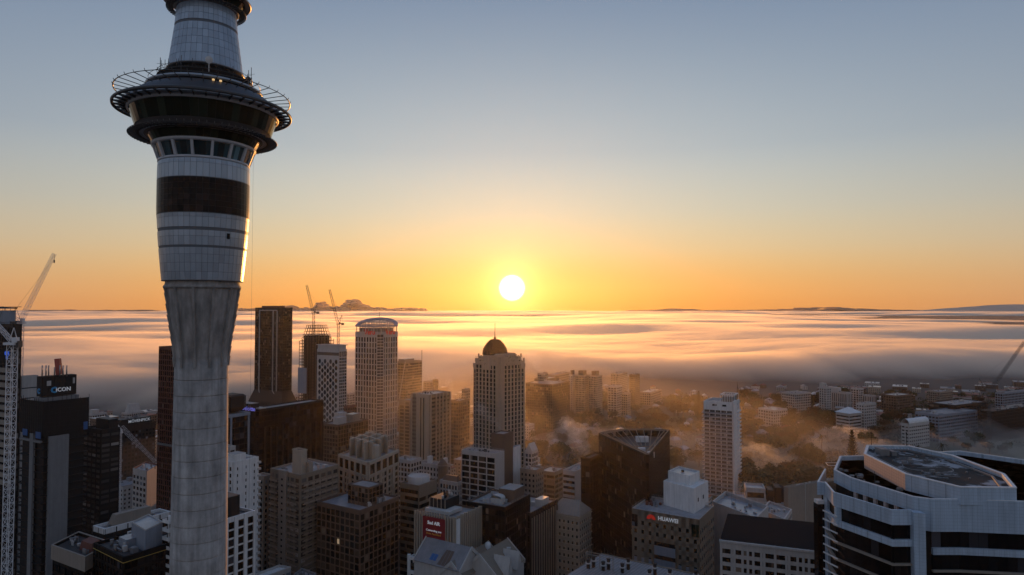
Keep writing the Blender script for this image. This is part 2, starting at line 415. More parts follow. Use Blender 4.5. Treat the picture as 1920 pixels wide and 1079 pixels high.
def fog_h(x,y):
    edge=1430+190*fbm(x/430,3)+90*fbm(x/130,7)+50*fbm(x/50,11)-640*max(0,min(1,(-x-40)/420))
    t=max(0,min(1,(y-edge)/560));t=t*t*(3-2*t)
    s=1+min(y,16000)/7000
    n=fbm(x/(620*s),y/(430*s),1)*15*s**.75+fbm(x/(2100*s),y/(1150*s),5)*34*s**.8+(fbm(x/230,y/170,9)*7+fbm(x/70,y/60,12)*4+fbm(x/36,y/34,14)*2)*max(.0,1-y/6000)+fbm(x/900,y/700,17)*9
    k=max(0,min(1,(y-edge+250)/700))
    return -9+38*t+n*k
def fog_sheet(name,x0f,ys,nx,hf,bottom,m,**kw):
    vs=[];ny=len(ys)
    for y in ys:
        for i in range(nx):
            x=x0f(i/(nx-1)*2-1,y);vs.append((x,y,max(bottom+.5,hf(x,y))))
    fs=[(j*nx+i,j*nx+i+1,(j+1)*nx+i+1,(j+1)*nx+i) for j in range(ny-1) for i in range(nx-1)]
    b0=len(vs);rim=[i for i in range(nx)]+[j*nx+nx-1 for j in range(1,ny)]+[(ny-1)*nx+i for i in range(nx-2,-1,-1)]+[j*nx for j in range(ny-2,0,-1)]
    vs+=[(vs[i][0],vs[i][1],bottom) for i in rim];k=len(rim)
    fs+=[(rim[(i+1)%k],rim[i],b0+i,b0+(i+1)%k) for i in range(k)];fs.append(tuple(b0+k-1-i for i in range(k)))
    me=bpy.data.meshes.new(name);me.from_pydata(vs,[],fs);me.materials.append(m);me.update()
    return tag(link(name,me),kw.get('label'),kw.get('cat'),None,'stuff')
def volmat(n,col,den,g):
    m=bpy.data.materials.new(n);m.use_nodes=True;t=m.node_tree;t.nodes.remove(t.nodes['Principled BSDF'])
    v=t.nodes.new('ShaderNodeVolumePrincipled');v.inputs['Color'].default_value=(*col,1);v.inputs['Density'].default_value=den;v.inputs['Anisotropy'].default_value=g
    t.links.new(v.outputs[0],t.nodes['Material Output'].inputs['Volume']);MAT[n]=m;return m
ny=380
fog_sheet('fog_sea',lambda u,y:u*(y*.95+1500),[780*(90000/780)**(j/(ny-1)) for j in range(ny)],250,fog_h,-40,volmat('fog',(.94,.89,.82),.0068,.62),label='thick sea of morning fog reaching to the horizon',cat='fog')
Hz=MB();Hz.box(-2600,-250,-1,2600,3200,268);hz=single('haze',Hz,[volmat('haze',(.93,.90,.93),.00002,.82)],'stuff','thin sunlit morning haze over the whole city','haze')
# low mist lying in the park
def mist_h(cx,cy,rx,ry,hh,sd):
    def f(x,y):
        q=((x-cx)/rx)**2+((y-cy)/ry)**2;k=max(0,1-q)
        return -1.5+hh*k**.6*(.45+.9*fbm(x/70,y/60,sd)+.45*fbm(x/24,y/20,sd+4)+.25)
    return f
MIST=volmat("mist",(.96,.94,.93),.005,.5)
for lab,cx,cy,rx,ry,hh,sd in (('low mist bank lying behind the tall white balcony tower',300,690,190,110,24,2),('broad mist bank drifting in front of the long grey warehouse',520,770,230,130,30,6),('thin mist lying among the trees beyond the curved dark tower',130,800,150,110,20,9),('mist drifting round the big tree left of the conifer',330,590,110,60,20,14)):
    n=44;fog_sheet('mist',lambda u,y,cx=cx,rx=rx:cx+u*rx*1.05,[cy-ry*1.05+ry*2.1*j/(n-1) for j in range(n)],n,mist_h(cx,cy,rx,ry,hh,sd),-3,MIST,label=lab,cat='mist')
CM=volmat('glow_mist',(.96,.86,.74),.00028,.6)  # warm tinted layer added to bring the golden glow down onto the city
n=60;cx,cy,rx,ry=-10,740,400,570
fog_sheet('mist',lambda u,y:cx+u*rx*1.02,[cy-ry*1.02+ry*2.04*j/(n-1) for j in range(n)],n,lambda x,y:-2+118*max(0,1-((x-cx)/rx)**2-((y-cy)/ry)**2)**.5*(.75+.5*fbm(x/160,y/140,31)),-3,CM,label='wide veil of tinted mist added to spread golden glow round the domed tower',cat='mist')
# steam plumes above rooftops
PL=volmat('steam',(.99,.98,.97),.042,.35)
def plume(px,py,D,r0,r1,dx,dz,n,label,sd):
    rr=random.Random(sd);bm=bmesh.new();p=WD(px,py,D)
    for i in range(n):
        t=i/max(1,n-1);r=r0+(r1-r0)*t;g=bmesh.ops.create_icosphere(bm,subdivisions=3,radius=1)
        c=Vector((dx*t+rr.uniform(-.5,.5)*r,rr.uniform(-.5,.5)*r,dz*t+rr.uniform(-.3,.3)*r))
        for v in g['verts']:
            k=.85+.7*noise.noise(v.co*1.7+Vector((sd+i,0,0)))+.45*noise.noise(v.co*4.5+Vector((i,sd,0)));v.co=c+Vector((v.co.x*r*k*1.3,v.co.y*r*k,v.co.z*r*k))
    me=bpy.data.meshes.new('steam_plume');bm.to_mesh(me);bm.free()
    me.materials.append(PL);tag(link('steam_plume',me,None,p),label,'steam',None,'stuff')
plume(1099,850,612,3,8,-12,22,14,'sunlit golden steam cloud left of the curved dark tower',3)
plume(1080,812,700,3,6,-8,12,9,'small orange puff of steam left of the curved dark tower',8)
plume(941,806,470,.8,3.2,-14,15,12,'thin white steam wisp rising in front of the domed tower',12)
plume(851,743,640,1,3,-6,14,9,'small steam wisp beside the roof with white columns',17)
plume(1018,704,900,2.5,7,-14,26,11,'faint steam plume rising right of the domed tower',23)
# far hills and a bank of small clouds on the horizon
M=MB();rng=[]
for i in range(90):
    x=31000+i*700;t=i/89;h=25+520*math.exp(-((x-43000)/9500)**2)+330*math.exp(-((x-61000)/15000)**2)+60*fbm(x/3000,2)+25*fbm(x/900,8)
    if i<14:h*=i/14
    rng.append((x,h))
for (x0,h0),(x1,h1) in zip(rng,rng[1:]):
    M.face([(x0,56000,0),(x1,56000,0),(x1,59000,h1),(x0,59000,h0)]);M.face([(x0,59000,h0),(x1,59000,h1),(x1,63000,0),(x0,63000,0)])
mat('far_hill',(.60,.42,.30),.9,0,.1,.0005);single('hills',M,['far_hill'],'structure')  # warm haze of the distance is painted into the hill colour
cm=mat('far_cloud',(.62,.50,.45),.95,0,.05,.0005);t=cm.node_tree;tr=t.nodes.new('ShaderNodeBsdfTranslucent');tr.inputs[0].default_value=(.9,.72,.55,1);mx=t.nodes.new('ShaderNodeMixShader');mx.inputs[0].default_value=.8  # pinkish cloud colours hold the warm hazy air in front of them
t.links.new(t.nodes['Principled BSDF'].outputs[0],mx.inputs[1]);t.links.new(tr.outputs[0],mx.inputs[2]);t.links.new(mx.outputs[0],t.nodes['Material Output'].inputs[0])
def far_clouds(label,x0,x1,hf,n,sd,fx=1.5,fz=.62):
    rr=random.Random(sd);bm=bmesh.new()
    for i in range(n):
        x=rr.uniform(x0,x1);D=70000+rr.uniform(-2500,2500);hh=hf(x);z=rr.random()**1.4*hh;r=rr.uniform(110,260)*(.6+hh/1500)
        p=WD(x,581,D);g=bmesh.ops.create_icosphere(bm,subdivisions=2,radius=1)
        for v in g['verts']:
            k=1+.35*noise.noise(v.co*2.2+Vector((i,sd,0)));v.co=Vector((p.x,D,z+60))+Vector((v.co.x*r*fx*k,v.co.y*r*k,v.co.z*r*fz*k))
    for f in bm.faces:f.smooth=True
    me=bpy.data.meshes.new('cloud');bm.to_mesh(me);bm.free();me.materials.append(cm);tag(link('cloud',me),label,'cloud',None,'stuff')
def hump(c,w,h):return lambda x:h*math.exp(-((x-c)/w)**2)
h1=hump(664,24,950);h2=hump(604,14,620);h3=hump(545,22,260)
far_clouds('low mauve cloud heads on the horizon behind the two tower cranes',440,800,lambda x:240+h1(x)+h2(x)+h3(x)+120*fbm(x/20,4),520,3)
far_clouds('thin low cloud band on the horizon right of the sun',1180,1720,lambda x:40+hump(1550,90,330)(x)+hump(1270,30,160)(x),260,5,5,.4)
far_clouds('thin low cloud band on the horizon left of the round tower',60,300,lambda x:60+90*abs(fbm(x/30,2)),90,9,5,.35)
# ================================================================ THE GREAT TOWER
TX,TY=-71.6,158.0
def TZ(y):  # height at the tower's axis of picture row y (average of left and right)
    v=(539.5-y)/F;k=TY/(CT-v*ST);return H+k*(ST+v*CT)
RW=.0561
T=Thing('observation_tower','giant concrete observation tower with ringed pod rising out of the picture','tower',(TX,TY,0))
tc_=(TX,TY)
S_=MB();zt=TZ(686)
prof=[(7.0,0)];z=4
while z<zt-2:
    r=6.02+(.7*(1-z/60) if z<60 else 0)-.30*max(0,(z-100)/45)
    prof+=[(r,z),(r,z+3.35),(r-.14,z+3.4),(r-.14,z+3.55),(r-.0,z+3.57)];z+=3.6
fl=[(686,102),(668,103.5),(650,107),(630,113),(610,120.5),(590,127.5),(570,133),(550,139),(541,142)]
for y,w in fl:prof.append((w*RW*.975,TZ(y)))
prof+=[(142*RW*.95,TZ(528))]
S_.lathe(tc_,prof,96);S_.part=None
T.part('shaft',S_,['concrete'])
B_=MB();B_.lathe(tc_,[(138*RW,TZ(543)),(147*RW,TZ(541)),(147.5*RW,TZ(538)),(142*RW,TZ(535)),(139*RW,TZ(529))],96);T.part('ring_beam',B_,['concrete'])
rib=MB()
for i in range(len(fl)-1):
    (y0,w0),(y1,w1)=fl[i],fl[i+1];r0,r1=w0*RW*.975,w1*RW*.975;a,b=TZ(y0),TZ(y1)
    rib.hexa([(r0-.3,-.22,a),(r0+.42,-.26,a),(r0+.42,.26,a),(r0-.3,.22,a),(r1-.3,-.22,b),(r1+.62,-.26,b),(r1+.62,.26,b),(r1-.3,.22,b)])
ribd=rib.data('rib',['concrete'])
for i in range(12): link('rib',ribd,T.e,(0,0,0),2*math.pi*(i+.35)/12)
sp=MB();sp.lathe(tc_,[(6.05,TZ(700)),(6.25,TZ(699)),(6.25,TZ(690)),(5.9,TZ(688))],96)
# --- cladding drums (y, width) profiles, then panels
def rprof(y,tab):
    for (a,wa),(b,wb) in zip(tab,tab[1:]):
        if a<=y<=b:return (wa+(wb-wa)*(y-a)/(b-a))*RW
    return (tab[0][1] if y<tab[0][0] else tab[-1][1])*RW
low=[(308,172),(318,175),(345,176),(405,176),(420,173),(450,169.5),(480,164),(505,159),(528,154)]
up=[(24,115),(40,118),(60,122),(137,145)]
BK=MB();BK.lathe(tc_,[(rprof(y,low)-.10,TZ(y)) for y in (528,505,480,450,420,405,345,318,308)],96);T.part('drum',BK,['alu_back'])
BK=MB();BK.lathe(tc_,[(rprof(y,up)-.10,TZ(y)) for y in (137,100,60,40,24)],96);T.part('upper_drum',BK,['alu_back'])
BK=MB();BK.lathe(tc_,[(rprof(528,low)-1.2,TZ(529)),(rprof(528,low)+.02,TZ(528.6)),(rprof(528,low)+.02,TZ(527.5))],96);T.part('drum_edge',BK,['steel'])
pst=MB();gst=MB();npan=[0,0]
camd=math.atan2(-TY,-TX)
def panels(rows,tab,n,name,m,st,idx,cap,gap=.03,th=.07):
    for (y0,y1) in rows:   # y0 upper row, y1 lower row
        za,zb=TZ(y1)+gap,TZ(y0)-gap;ra,rb=rprof(y1,tab),rprof(y0,tab)
        mb=MB();g=gap/ra;h=math.pi/n-g
        def pt(r,a,z):return (r*math.cos(a),r*math.sin(a),z)
        p=[pt(ra-th,-h,za),pt(ra,-h,za),pt(ra,h,za),pt(ra-th,h,za),pt(rb-th,-h,zb),pt(rb,-h,zb),pt(rb,h,zb),pt(rb-th,h,zb)];mb.hexa(p)
        me=None
        for i in range(n):
            a=2*math.pi*(i+.5)/n
            if math.cos(a-camd)>.12 and npan[idx]<cap:
                if me is None:me=mb.data(name,[m])
                link(name,me,T.e,(0,0,0),a+.0);npan[idx]+=1
            else:
                c,s=math.cos(a),math.sin(a);st.hexa([(TX+q[0]*c-q[1]*s,TY+q[0]*s+q[1]*c,q[2]) for q in p])
panels([(409,416),(416,434),(439.5,450),(450,466),(470,482),(482,497),(497,513),(513,528)],low,48,'panel','alu',pst,0,295)
panels([(312,320),(320,345)],low,48,'panel','alu',pst,0,295)
panels([(24,34),(34,45),(45,57),(62,76),(76,90),(90,104),(104,120),(120,137)],up,40,'panel','alu',pst,0,299)
panels([(346,356),(356,366),(366,376),(376,386),(386,396),(396,408)],low,48,'band_pane','glass_band',gst,1,290,.025,.05)
T.part('panel',pst,['alu'],'stuff');T.part('band_pane',gst,['glass_band'],'stuff')
X=MB();X.hexa([(r*math.cos(a)+TX,r*math.sin(a)+TY,z) for z in (TZ(453),TZ(443)) for r,a in ((9.4,-.62),(9.62,-.62),(9.62,-.55),(9.4,-.55))]);T.part('hatch',X,['black'])
# ledges
def ringpart(name,pr,m,n=96):
    q=MB();q.lathe(tc_,pr,n);return T.part(name,q,[m])
ringpart('ledge',[(rprof(310,low)-.4,TZ(312)),(rprof(310,low)+.15,TZ(311.5)),(rprof(310,low)+.15,TZ(307.5)),(9.2,TZ(306.5))],'tower_white')
# window storey with raked white columns
z0,z1=TZ(307),TZ(282);r0,r1=9.55,10.9
ringpart('inner_wall',[(9.0,TZ(308)),(9.3,z0),(9.9,z1),(9.9,TZ(276))],'black')
ringpart('rim_beam',[(10.3,z1-.1),(r1+.25,z1),(r1+.28,TZ(277.5)),(10.6,TZ(276.8))],'tower_white')
nc=16;cm_=MB();cm_.hexa([(r0-.2,-.28,z0-.2),(r0+.35,-.28,z0-.2),(r0+.35,.28,z0-.2),(r0-.2,.28,z0-.2),(r1-.3,-.28,z1+.1),(r1+.2,-.28,z1+.1),(r1+.2,.28,z1+.1),(r1-.3,.28,z1+.1)])
cmd=cm_.data('column',['tower_white'])
wm=MB();hh=math.pi/nc/3
def fr(r,a,z):return (r*math.cos(a),r*math.sin(a),z)
wm.hexa([fr(9.2,-hh*.96,z0),fr(9.42,-hh*.96,z0),fr(9.42,hh*.96,z0),fr(9.2,hh*.96,z0),fr(10.2,-hh*.96,z1),fr(10.42,-hh*.96,z1),fr(10.42,hh*.96,z1),fr(10.2,hh*.96,z1)])
wmd=wm.data('window',['glass_tower'])
for i in range(nc):
    a=2*math.pi*(i+.45)/nc;link('column',cmd,T.e,(0,0,0),a)
    for k in (-1,0,1):link('window',wmd,T.e,(0,0,0),a+math.pi/nc+k*2*hh)
# inverted glass cones
def cone(ya,wa,yb,wb,n,m,name='glass_pane'):
    za,zb=TZ(ya),TZ(yb);ra,rb=wa*RW,wb*RW
    ringpart('cone_frame',[(ra-.12,za),(rb-.12,zb)],'steel_dark')
    mb=MB();h=math.pi/n*.96
    mb.hexa([fr(ra-.1,-h,za+.05),fr(ra,-h,za+.05),fr(ra,h,za+.05),fr(ra-.1,h,za+.05),fr(rb-.1,-h,zb-.05),fr(rb,-h,zb-.05),fr(rb,h,zb-.05),fr(rb-.1,h,zb-.05)])
    me=mb.data(name,[m])
    for i in range(n):link(name,me,T.e,(0,0,0),2*math.pi*(i+.5)/n)
cone(277,196,263,213,48,'glass_green')
cone(250,259,220,281,56,'glass_green')
ringpart('soffit',[(213*RW,TZ(263)),(12.6,TZ(262)),(13.3,TZ(254)),(259*RW,TZ(250))],'steel_dark')
ringpart('pod_rim',[(281*RW,TZ(220)),(16.2,TZ(219)),(16.25,TZ(215)),(15.4,TZ(213))],'tower_white')
# louvred lower ring
def louvre_ring(yc,ro,ri,n,tube,m='steel_dark',rings=4,drop=.0):
    z=TZ(yc);Q=MB()
    for k in range(rings):
        r=ri+(ro-ri)*(k+.0)/(rings-1);Q.lathe(tc_,[(r-tube,z),(r,z-tube*1.3),(r+tube,z),(r,z+tube),(r-tube,z)],96)
    T.part('ring',Q,[m])
    f=MB();f.box(ri,-.05,z-.22,ro,.05,z+.08);me=f.data('fin',[m])
    for i in range(n):link('fin',me,T.e,(0,0,0),2*math.pi*i/n)
louvre_ring(262,15.9,13.6,80,.07,'steel_dark',5)
ringpart('ring_plate',[(12.2,TZ(261)),(14.3,TZ(261.5)),(14.3,TZ(259)),(12.2,TZ(258))],'tower_white')
q=MB();z=TZ(257)
for i in range(56):
    a=2*math.pi*i/56;q.bar((TX+13.2*math.cos(a),TY+13.2*math.sin(a),z-.4),(TX+13.9*math.cos(a),TY+13.9*math.sin(a),z+1.2),.06)
T.part('ring_bracket',q,['steel'])
# great halo rim with brackets
z=TZ(212);ro=19.2
Q=MB();Q.lathe(tc_,[(ro-.55,z-.1),(ro-.3,z-.42),(ro,z-.3),(ro+.05,z+.15),(ro-.25,z+.4),(ro-.55,z+.2),(ro-.55,z-.1)],120);T.part('halo_rim',Q,['steel_dark'])
bk=MB();bk.hexa([(15.6,-.09,z-.9),(ro-.5,-.07,z-.25),(ro-.5,.07,z-.25),(15.6,.09,z-.9),(15.6,-.09,z+.3),(ro-.5,-.07,z+.1),(ro-.5,.07,z+.1),(15.6,.09,z+.3)]);bd=bk.data('bracket',['steel_dark'])
for i in range(44):link('bracket',bd,T.e,(0,0,0),2*math.pi*i/44)
ringpart('deck_plate',[(15.4,z-.2),(17.5,z-.15),(17.5,z+.05),(15.4,z+.25)],'tower_white')
ringpart('deck_roof',[(17.3,z+.15),(15.8,TZ(198)),(13.6,TZ(184)),(12.0,TZ(178))],'steel_dark')
ringpart('deck_glazing',[(12.0,TZ(178)),(11.6,TZ(173))],'glass_black')
ringpart('upper_gutter',[(11.2,TZ(176)),(12.4,TZ(175)),(12.6,TZ(171.5)),(11.9,TZ(169)),(10.2,TZ(168))],'alu')
for a in (-1.035,-.925):
    L_=MB();c=(TX+13.4*math.cos(a),TY+13.4*math.sin(a),TZ(181));L_.box(c[0]-.2,c[1]-.2,c[2]-.15,c[0]+.2,c[1]+.2,c[2]+.18);T.part('lamp',L_,['lamp_glow'])
# open wire ring held on spokes
zr=TZ(184);Q=MB();Q.lathe(tc_,[(18.75,zr-.09),(18.9,zr),(18.75,zr+.09),(18.6,zr),(18.75,zr-.09)],120);T.part('wire_ring',Q,['steel_dark'])
sk_=MB();sk_.bar((12.2,0,TZ(190)),(18.75,0,zr),.09,0,5);sk_.bar((18.7,0,zr-.1),(19.0,0,zr+.5),.07);sd=sk_.data('spoke',['steel_dark'])
for i in range(40):link('spoke',sd,T.e,(0,0,0),2*math.pi*(i+.5)/40)
# plant level under the upper shaft
ringpart('plant_level',[(10.6,TZ(168)),(10.0,TZ(166)),(10.0,TZ(157)),(10.3,TZ(156)),(10.3,TZ(154)),(8.0,TZ(153)),(7.2,TZ(150)),(7.2,TZ(138))],'charcoal')
Q=MB();rr=random.Random(4)
for i in range(60):
    a=2*math.pi*i/60;r=rr.uniform(7.9,10.2);h=rr.uniform(.8,2.6);x,y=TX+r*math.cos(a),TY+r*math.sin(a);zz=TZ(155)
    Q.bar((x,y,zz-.4),(x,y,zz+h),.06)
    a2=a+.12;Q.bar((x,y,zz+h*.7),(TX+r*math.cos(a2),TY+r*math.sin(a2),zz+h*.2),.05)
    if i%4==0:Q.bar((TX+7.5*math.cos(a),TY+7.5*math.sin(a),TZ(153)),(TX+11.6*math.cos(a),TY+11.6*math.sin(a),TZ(171)),.09)
Q.lathe(tc_,[(10.15,zz+1.1),(10.25,zz+1.15),(10.15,zz+1.2)],60);Q.lathe(tc_,[(11.9,TZ(167)+1.0),(12.0,TZ(167)+1.05),(11.9,TZ(167)+1.1)],60)
T.part('plant_railing',Q,['steel_dark'])
def dish(px,py,r,m,lab=None):
    a=camd+ (.05 if px<420 else .9);c=Vector((TX+11.3*math.cos(a),TY+11.3*math.sin(a),TZ(py+ (2 if px<420 else 4))))
    me=MB();mm=(Vector((0,0,H))-c).normalized();ax=mm.orthogonal().normalized();bx=mm.cross(ax);pts=[]
    for k,(rr_,dd) in enumerate(((0,-.25),(r*.6,-.15),(r,.1),(r,.22),(r*.5,.30),(0,.34))):
        pts.append([c+mm*dd+(ax*math.cos(t*.3927)+bx*math.sin(t*.3927))*max(rr_,.01) for t in range(16)])
    for p,q in zip(pts,pts[1:]):
        for i in range(16):me.face([p[i],p[(i+1)%16],q[(i+1)%16],q[i]])
    me.bar(c,(c.x,c.y,c.z-2.6),.09)
    T.part('dish_antenna',me,[m],label=lab)
dish(397,140,.8,'white','white dish antenna');dish(468,152,.6,'steel_dark','dark dish antenna')
for a,h in ((camd+1.2,3.4),(camd+1.05,2.2),(camd-1.1,2.5),(camd-.5,2.2)):
    mast(T,(TX+10.4*math.cos(a),TY+10.4*math.sin(a)),TZ(168),TZ(168)+h+2,.07,'steel_dark')
# upper pod
ringpart('upper_neck',[(8.15,TZ(137)),(8.4,TZ(138.5)),(8.0,TZ(140)),(7.0,TZ(141))],'steel')
louvre_ring(23,8.6,7.2,60,.07,'steel_dark',4)
ringpart('upper_soffit',[(6.5,TZ(24)),(7.0,TZ(22)),(7.0,TZ(20))],'grey')
cone(20,124,-4,158,36,'glass_green','upper_glass_pane')
z=TZ(4);Q=MB();Q.lathe(tc_,[(9.2,z-.1),(9.5,z-.4),(9.8,z),(9.5,z+.4),(9.2,z+.1),(8.2,z+.1),(8.2,z-.1),(9.2,z-.1)],72);T.part('upper_rim',Q,['steel'])
ringpart('cap',[(9.0,TZ(-4)),(8.6,TZ(-12)),(5.2,TZ(-22)),(4.6,TZ(-60)),(2.2,TZ(-70)),(1.6,TZ(-150)),(0.2,TZ(-152))],'tower_white')
W_=MB()
for (x,y) in ((475,300),):
    p=WD(x,y,152);W_.bar((p.x,p.y,2),(p.x,p.y,p.z),.02)
ob=tag(link('guide_cable',W_.data('guide_cable',['steel_dark'],(p.x,p.y,0)),None,(p.x,p.y,0)),'thin vertical cable hanging beside the right edge of the observation tower','cable')
# ================================================================ NAMED BUILDINGS
HERO=[]
def T_(label,poly,name='office_tower',cat='building',group=None):
    c=sum((Vector(p[:2]) for p in poly),Vector((0,0)))/len(poly);t=Thing(name,label,cat,(c.x,c.y,0),group)
    HERO.append((c,max((Vector(p[:2])-c).length for p in poly)));t.c=c;return t
GRID=dict(bw=3.2,fh=3.4,pier=.28,span=.3)
# --- far left bank tower with slanted crown, cut by the picture edge
P,z=corner(-75,27,40,608,330);t=T_('dark bank tower with blue emblem and sunlit edge at the far left',P)
block(t,P,0,z,'darkbrown','roof_dark',dict(bw=3,fh=3.6,pier=.05,span=.16,gl='glass_black',sp=.3),dict(bw=2.0,fh=3.6,pier=.16,span=.3,gl='curtain',pp=.5))
q=sub_poly(P,.1,.95,.12,.75);M=MB();M.lattice((q[0].x,q[0].y,z+4),(q[1].x,q[1].y,z+4.6),7.5,9,.14);M.prism(q,z-1,z+1.2);M.prism(q,z+7.4,z+8,poly2=[p+Vector((.6,0)) for p in q]);t.part('crown_frame',M,['steel_dark'])
M=MB();q2=inset(q,2.2);M.prism(q2,z,z+6.6);t.part('crown_core',M,['bluegrey'])
d,n,ln,m=facing(P[0],P[1],t.c);fc=P[1]-(P[1]-P[0]).normalized()*3.4
M=MB();zz=WD(10,668,330).z
M.fbox(P[0],d,n,0,ln-.2,.4,.55,zz-3.6,zz+3.4);t.part('sign_panel',M,['black'])
E_=MB()
for dx,dz,r in ((-1.1,.9,.75),(1.1,.9,.75),(0,-.7,.85),(0,1.35,.45)):
    c=fc-d*2.0+d*dx*1.3
    for k in range(12):
        a=k*math.pi/6;a2=a+math.pi/6
        E_.face([(*(c+n*.62),zz+dz*1.3),(*(c+n*.62+d*math.cos(a)*r*1.4),zz+dz*1.3+math.sin(a)*r*1.4),(*(c+n*.62+d*math.cos(a2)*r*1.4),zz+dz*1.3+math.sin(a2)*r*1.4)])
t.part('emblem',E_,['sign_blue'])
M=MB()
for k in range(16):
    z0=zz-6-k*3.6;M.fbox(P[0],d,n,0,ln-.5,.3,.9,z0-2.2,z0)
t.part('fascia',M,['beige']);t.flush()
# --- tower under construction with lettered formwork box
P,z=corner(36,81,167,752,300);t=T_('dark netted tower under construction with lettered jump form on top',P,'construction_tower')
W=MB();W.prism(inset(P,1.2),0,z-2)
for i in (0,1):
    a,b=P[i],P[i+1];d,n,ln,m=facing(a,b,t.c);k=int(ln/1.9)
    for j in range(k+1):W.bar((*(a+d*ln*j/k),z-15),(*(a+d*ln*j/k),z+random.uniform(-.5,2.4)*(1 if i else .6)),.09)
    for j in range(36):
        zz=z-15-j*3.3;W.fbox(a,d,n,0,ln,-1.3,-.15,zz-.35,zz)
    for j in range(8):
        zz=z-j*1.9-.4;W.fbox(a,d,n,0,ln,-.1,.02,zz-.14,zz)
    W.fbox(a,d,n,ln*.0,ln,-.9,-.25,z-15,z-.6)
t.part('slabs',W,['charcoal'])
M=MB();d,n,ln,m=facing(P[1],P[2],t.c);M.fbox(P[1],d,n,ln*.13,ln*.56,-.6,.35,0,z-16);t.part('lift_shaft',M,['grey'])
d0,n0,ln0,m0=facing(P[0],P[1],t.c);M=MB();M.fbox(P[0],d0,n0,ln0*.52,ln0*.66,-.6,.4,0,z-15);M.fbox(P[0],d0,n0,ln0*.1,ln0*.95,-.5,.5,z-18.5,z-17.6);t.part('mast_bracket',M,['grey'])
for k,(f,zz) in enumerate(((.2,14.5),(.75,14.8))):
    M=MB();M.fbox(P[0],d0,n0,ln0*f,ln0*(f+.2),.1,.3,z-zz-1.8,z-zz+1);t.part('tarpaulin',M,['tarp_blue'])
M=MB();M.fbox(P[1],d,n,ln*.88,ln*.97,.1,.3,z-15,z-11.5);t.part('tarpaulin',M,['tarp_blue'])
Q,zq=corner(69,79,143,739,306);zq=WD(79,707,306).z;zb=WD(79,745,306).z
bbox(t,'slab_edge',[*inset(Q,-.8)],z-2.1,zb-.4,'grey')
M=MB();M.prism(Q,zb,zq);t.part('jump_form',M,['black'])
for i in (0,1):
    a,b=Q[i],Q[i+1];dd,nn,l2,_=facing(a,b,t.c);k=max(1,round(l2/2.4))
    for j in range(k):
        M=MB();M.fbox(a,dd,nn,l2*j/k+.1,l2*(j+1)/k-.1,.02,.16,zb+.2,zq-.1);t.part('form_panel',M,['charcoal'])
dd,nn,l2,_=facing(Q[1],Q[2],t.c)
p=Q[1]+dd*l2*.60+nn*.35;sign(t,'ICON',2.5,'sign_white',(p.x,p.y,zb+2.6),dd,bold=.05)
p=Q[1]+dd*l2*.32+nn*.35;sign(t,'C',3.4,'logo_blue',(p.x,p.y,zb+2.6),dd,'logo',bold=.2)
d3,n3,l3,_=facing(Q[0],Q[1],t.c);p=Q[0]+d3*l3*.5+n3*.35;sign(t,'C',3.0,'logo_blue',(p.x,p.y,zb+2.4),d3,'logo',bold=.2)
M=MB();M.fbox(Q[1],dd,nn,l2*.12,l2*.24,.2,.3,zb+4.8,zb+7);t.part('notice_board',M,['offwhite']);M=MB();M.fbox(Q[1],dd,nn,l2*.88,l2*.94,.2,.3,zb+5,zb+7.6);t.part('notice_board',M,['offwhite'])
for px in (79,86,91,112,118,125,102):
    p=WD(px,706,312);M=MB();M.bar((p.x,p.y,zq-.2),(p.x,p.y,zq+(4.6 if px!=102 else 3.8)),.28,0,8);t.part('post',M,['steel'])
M=MB();p=WD(109,704,314);M.hexa([(p.x-1.1,p.y,zq),(p.x+1.1,p.y,zq+.4),(p.x+1.1,p.y+1.6,zq+.4),(p.x-1.1,p.y+1.6,zq),(p.x-2.0,p.y,zq+7.4),(p.x+.2,p.y,zq+7.6),(p.x+.2,p.y+1.6,zq+7.6),(p.x-2.0,p.y+1.6,zq+7.4)]);t.part('concrete_boom',M,['crane_red'])
t.flush()
P,z=corner(34,40,71,706,335);t=T_('pale blank slab wall standing behind the lettered jump form',P,'office_building')
block(t,P,0,z,'offwhite','roof_grey',dict(none=1),dict(bw=30,fh=5,pier=.02,span=.9,sp=.12));t.flush()
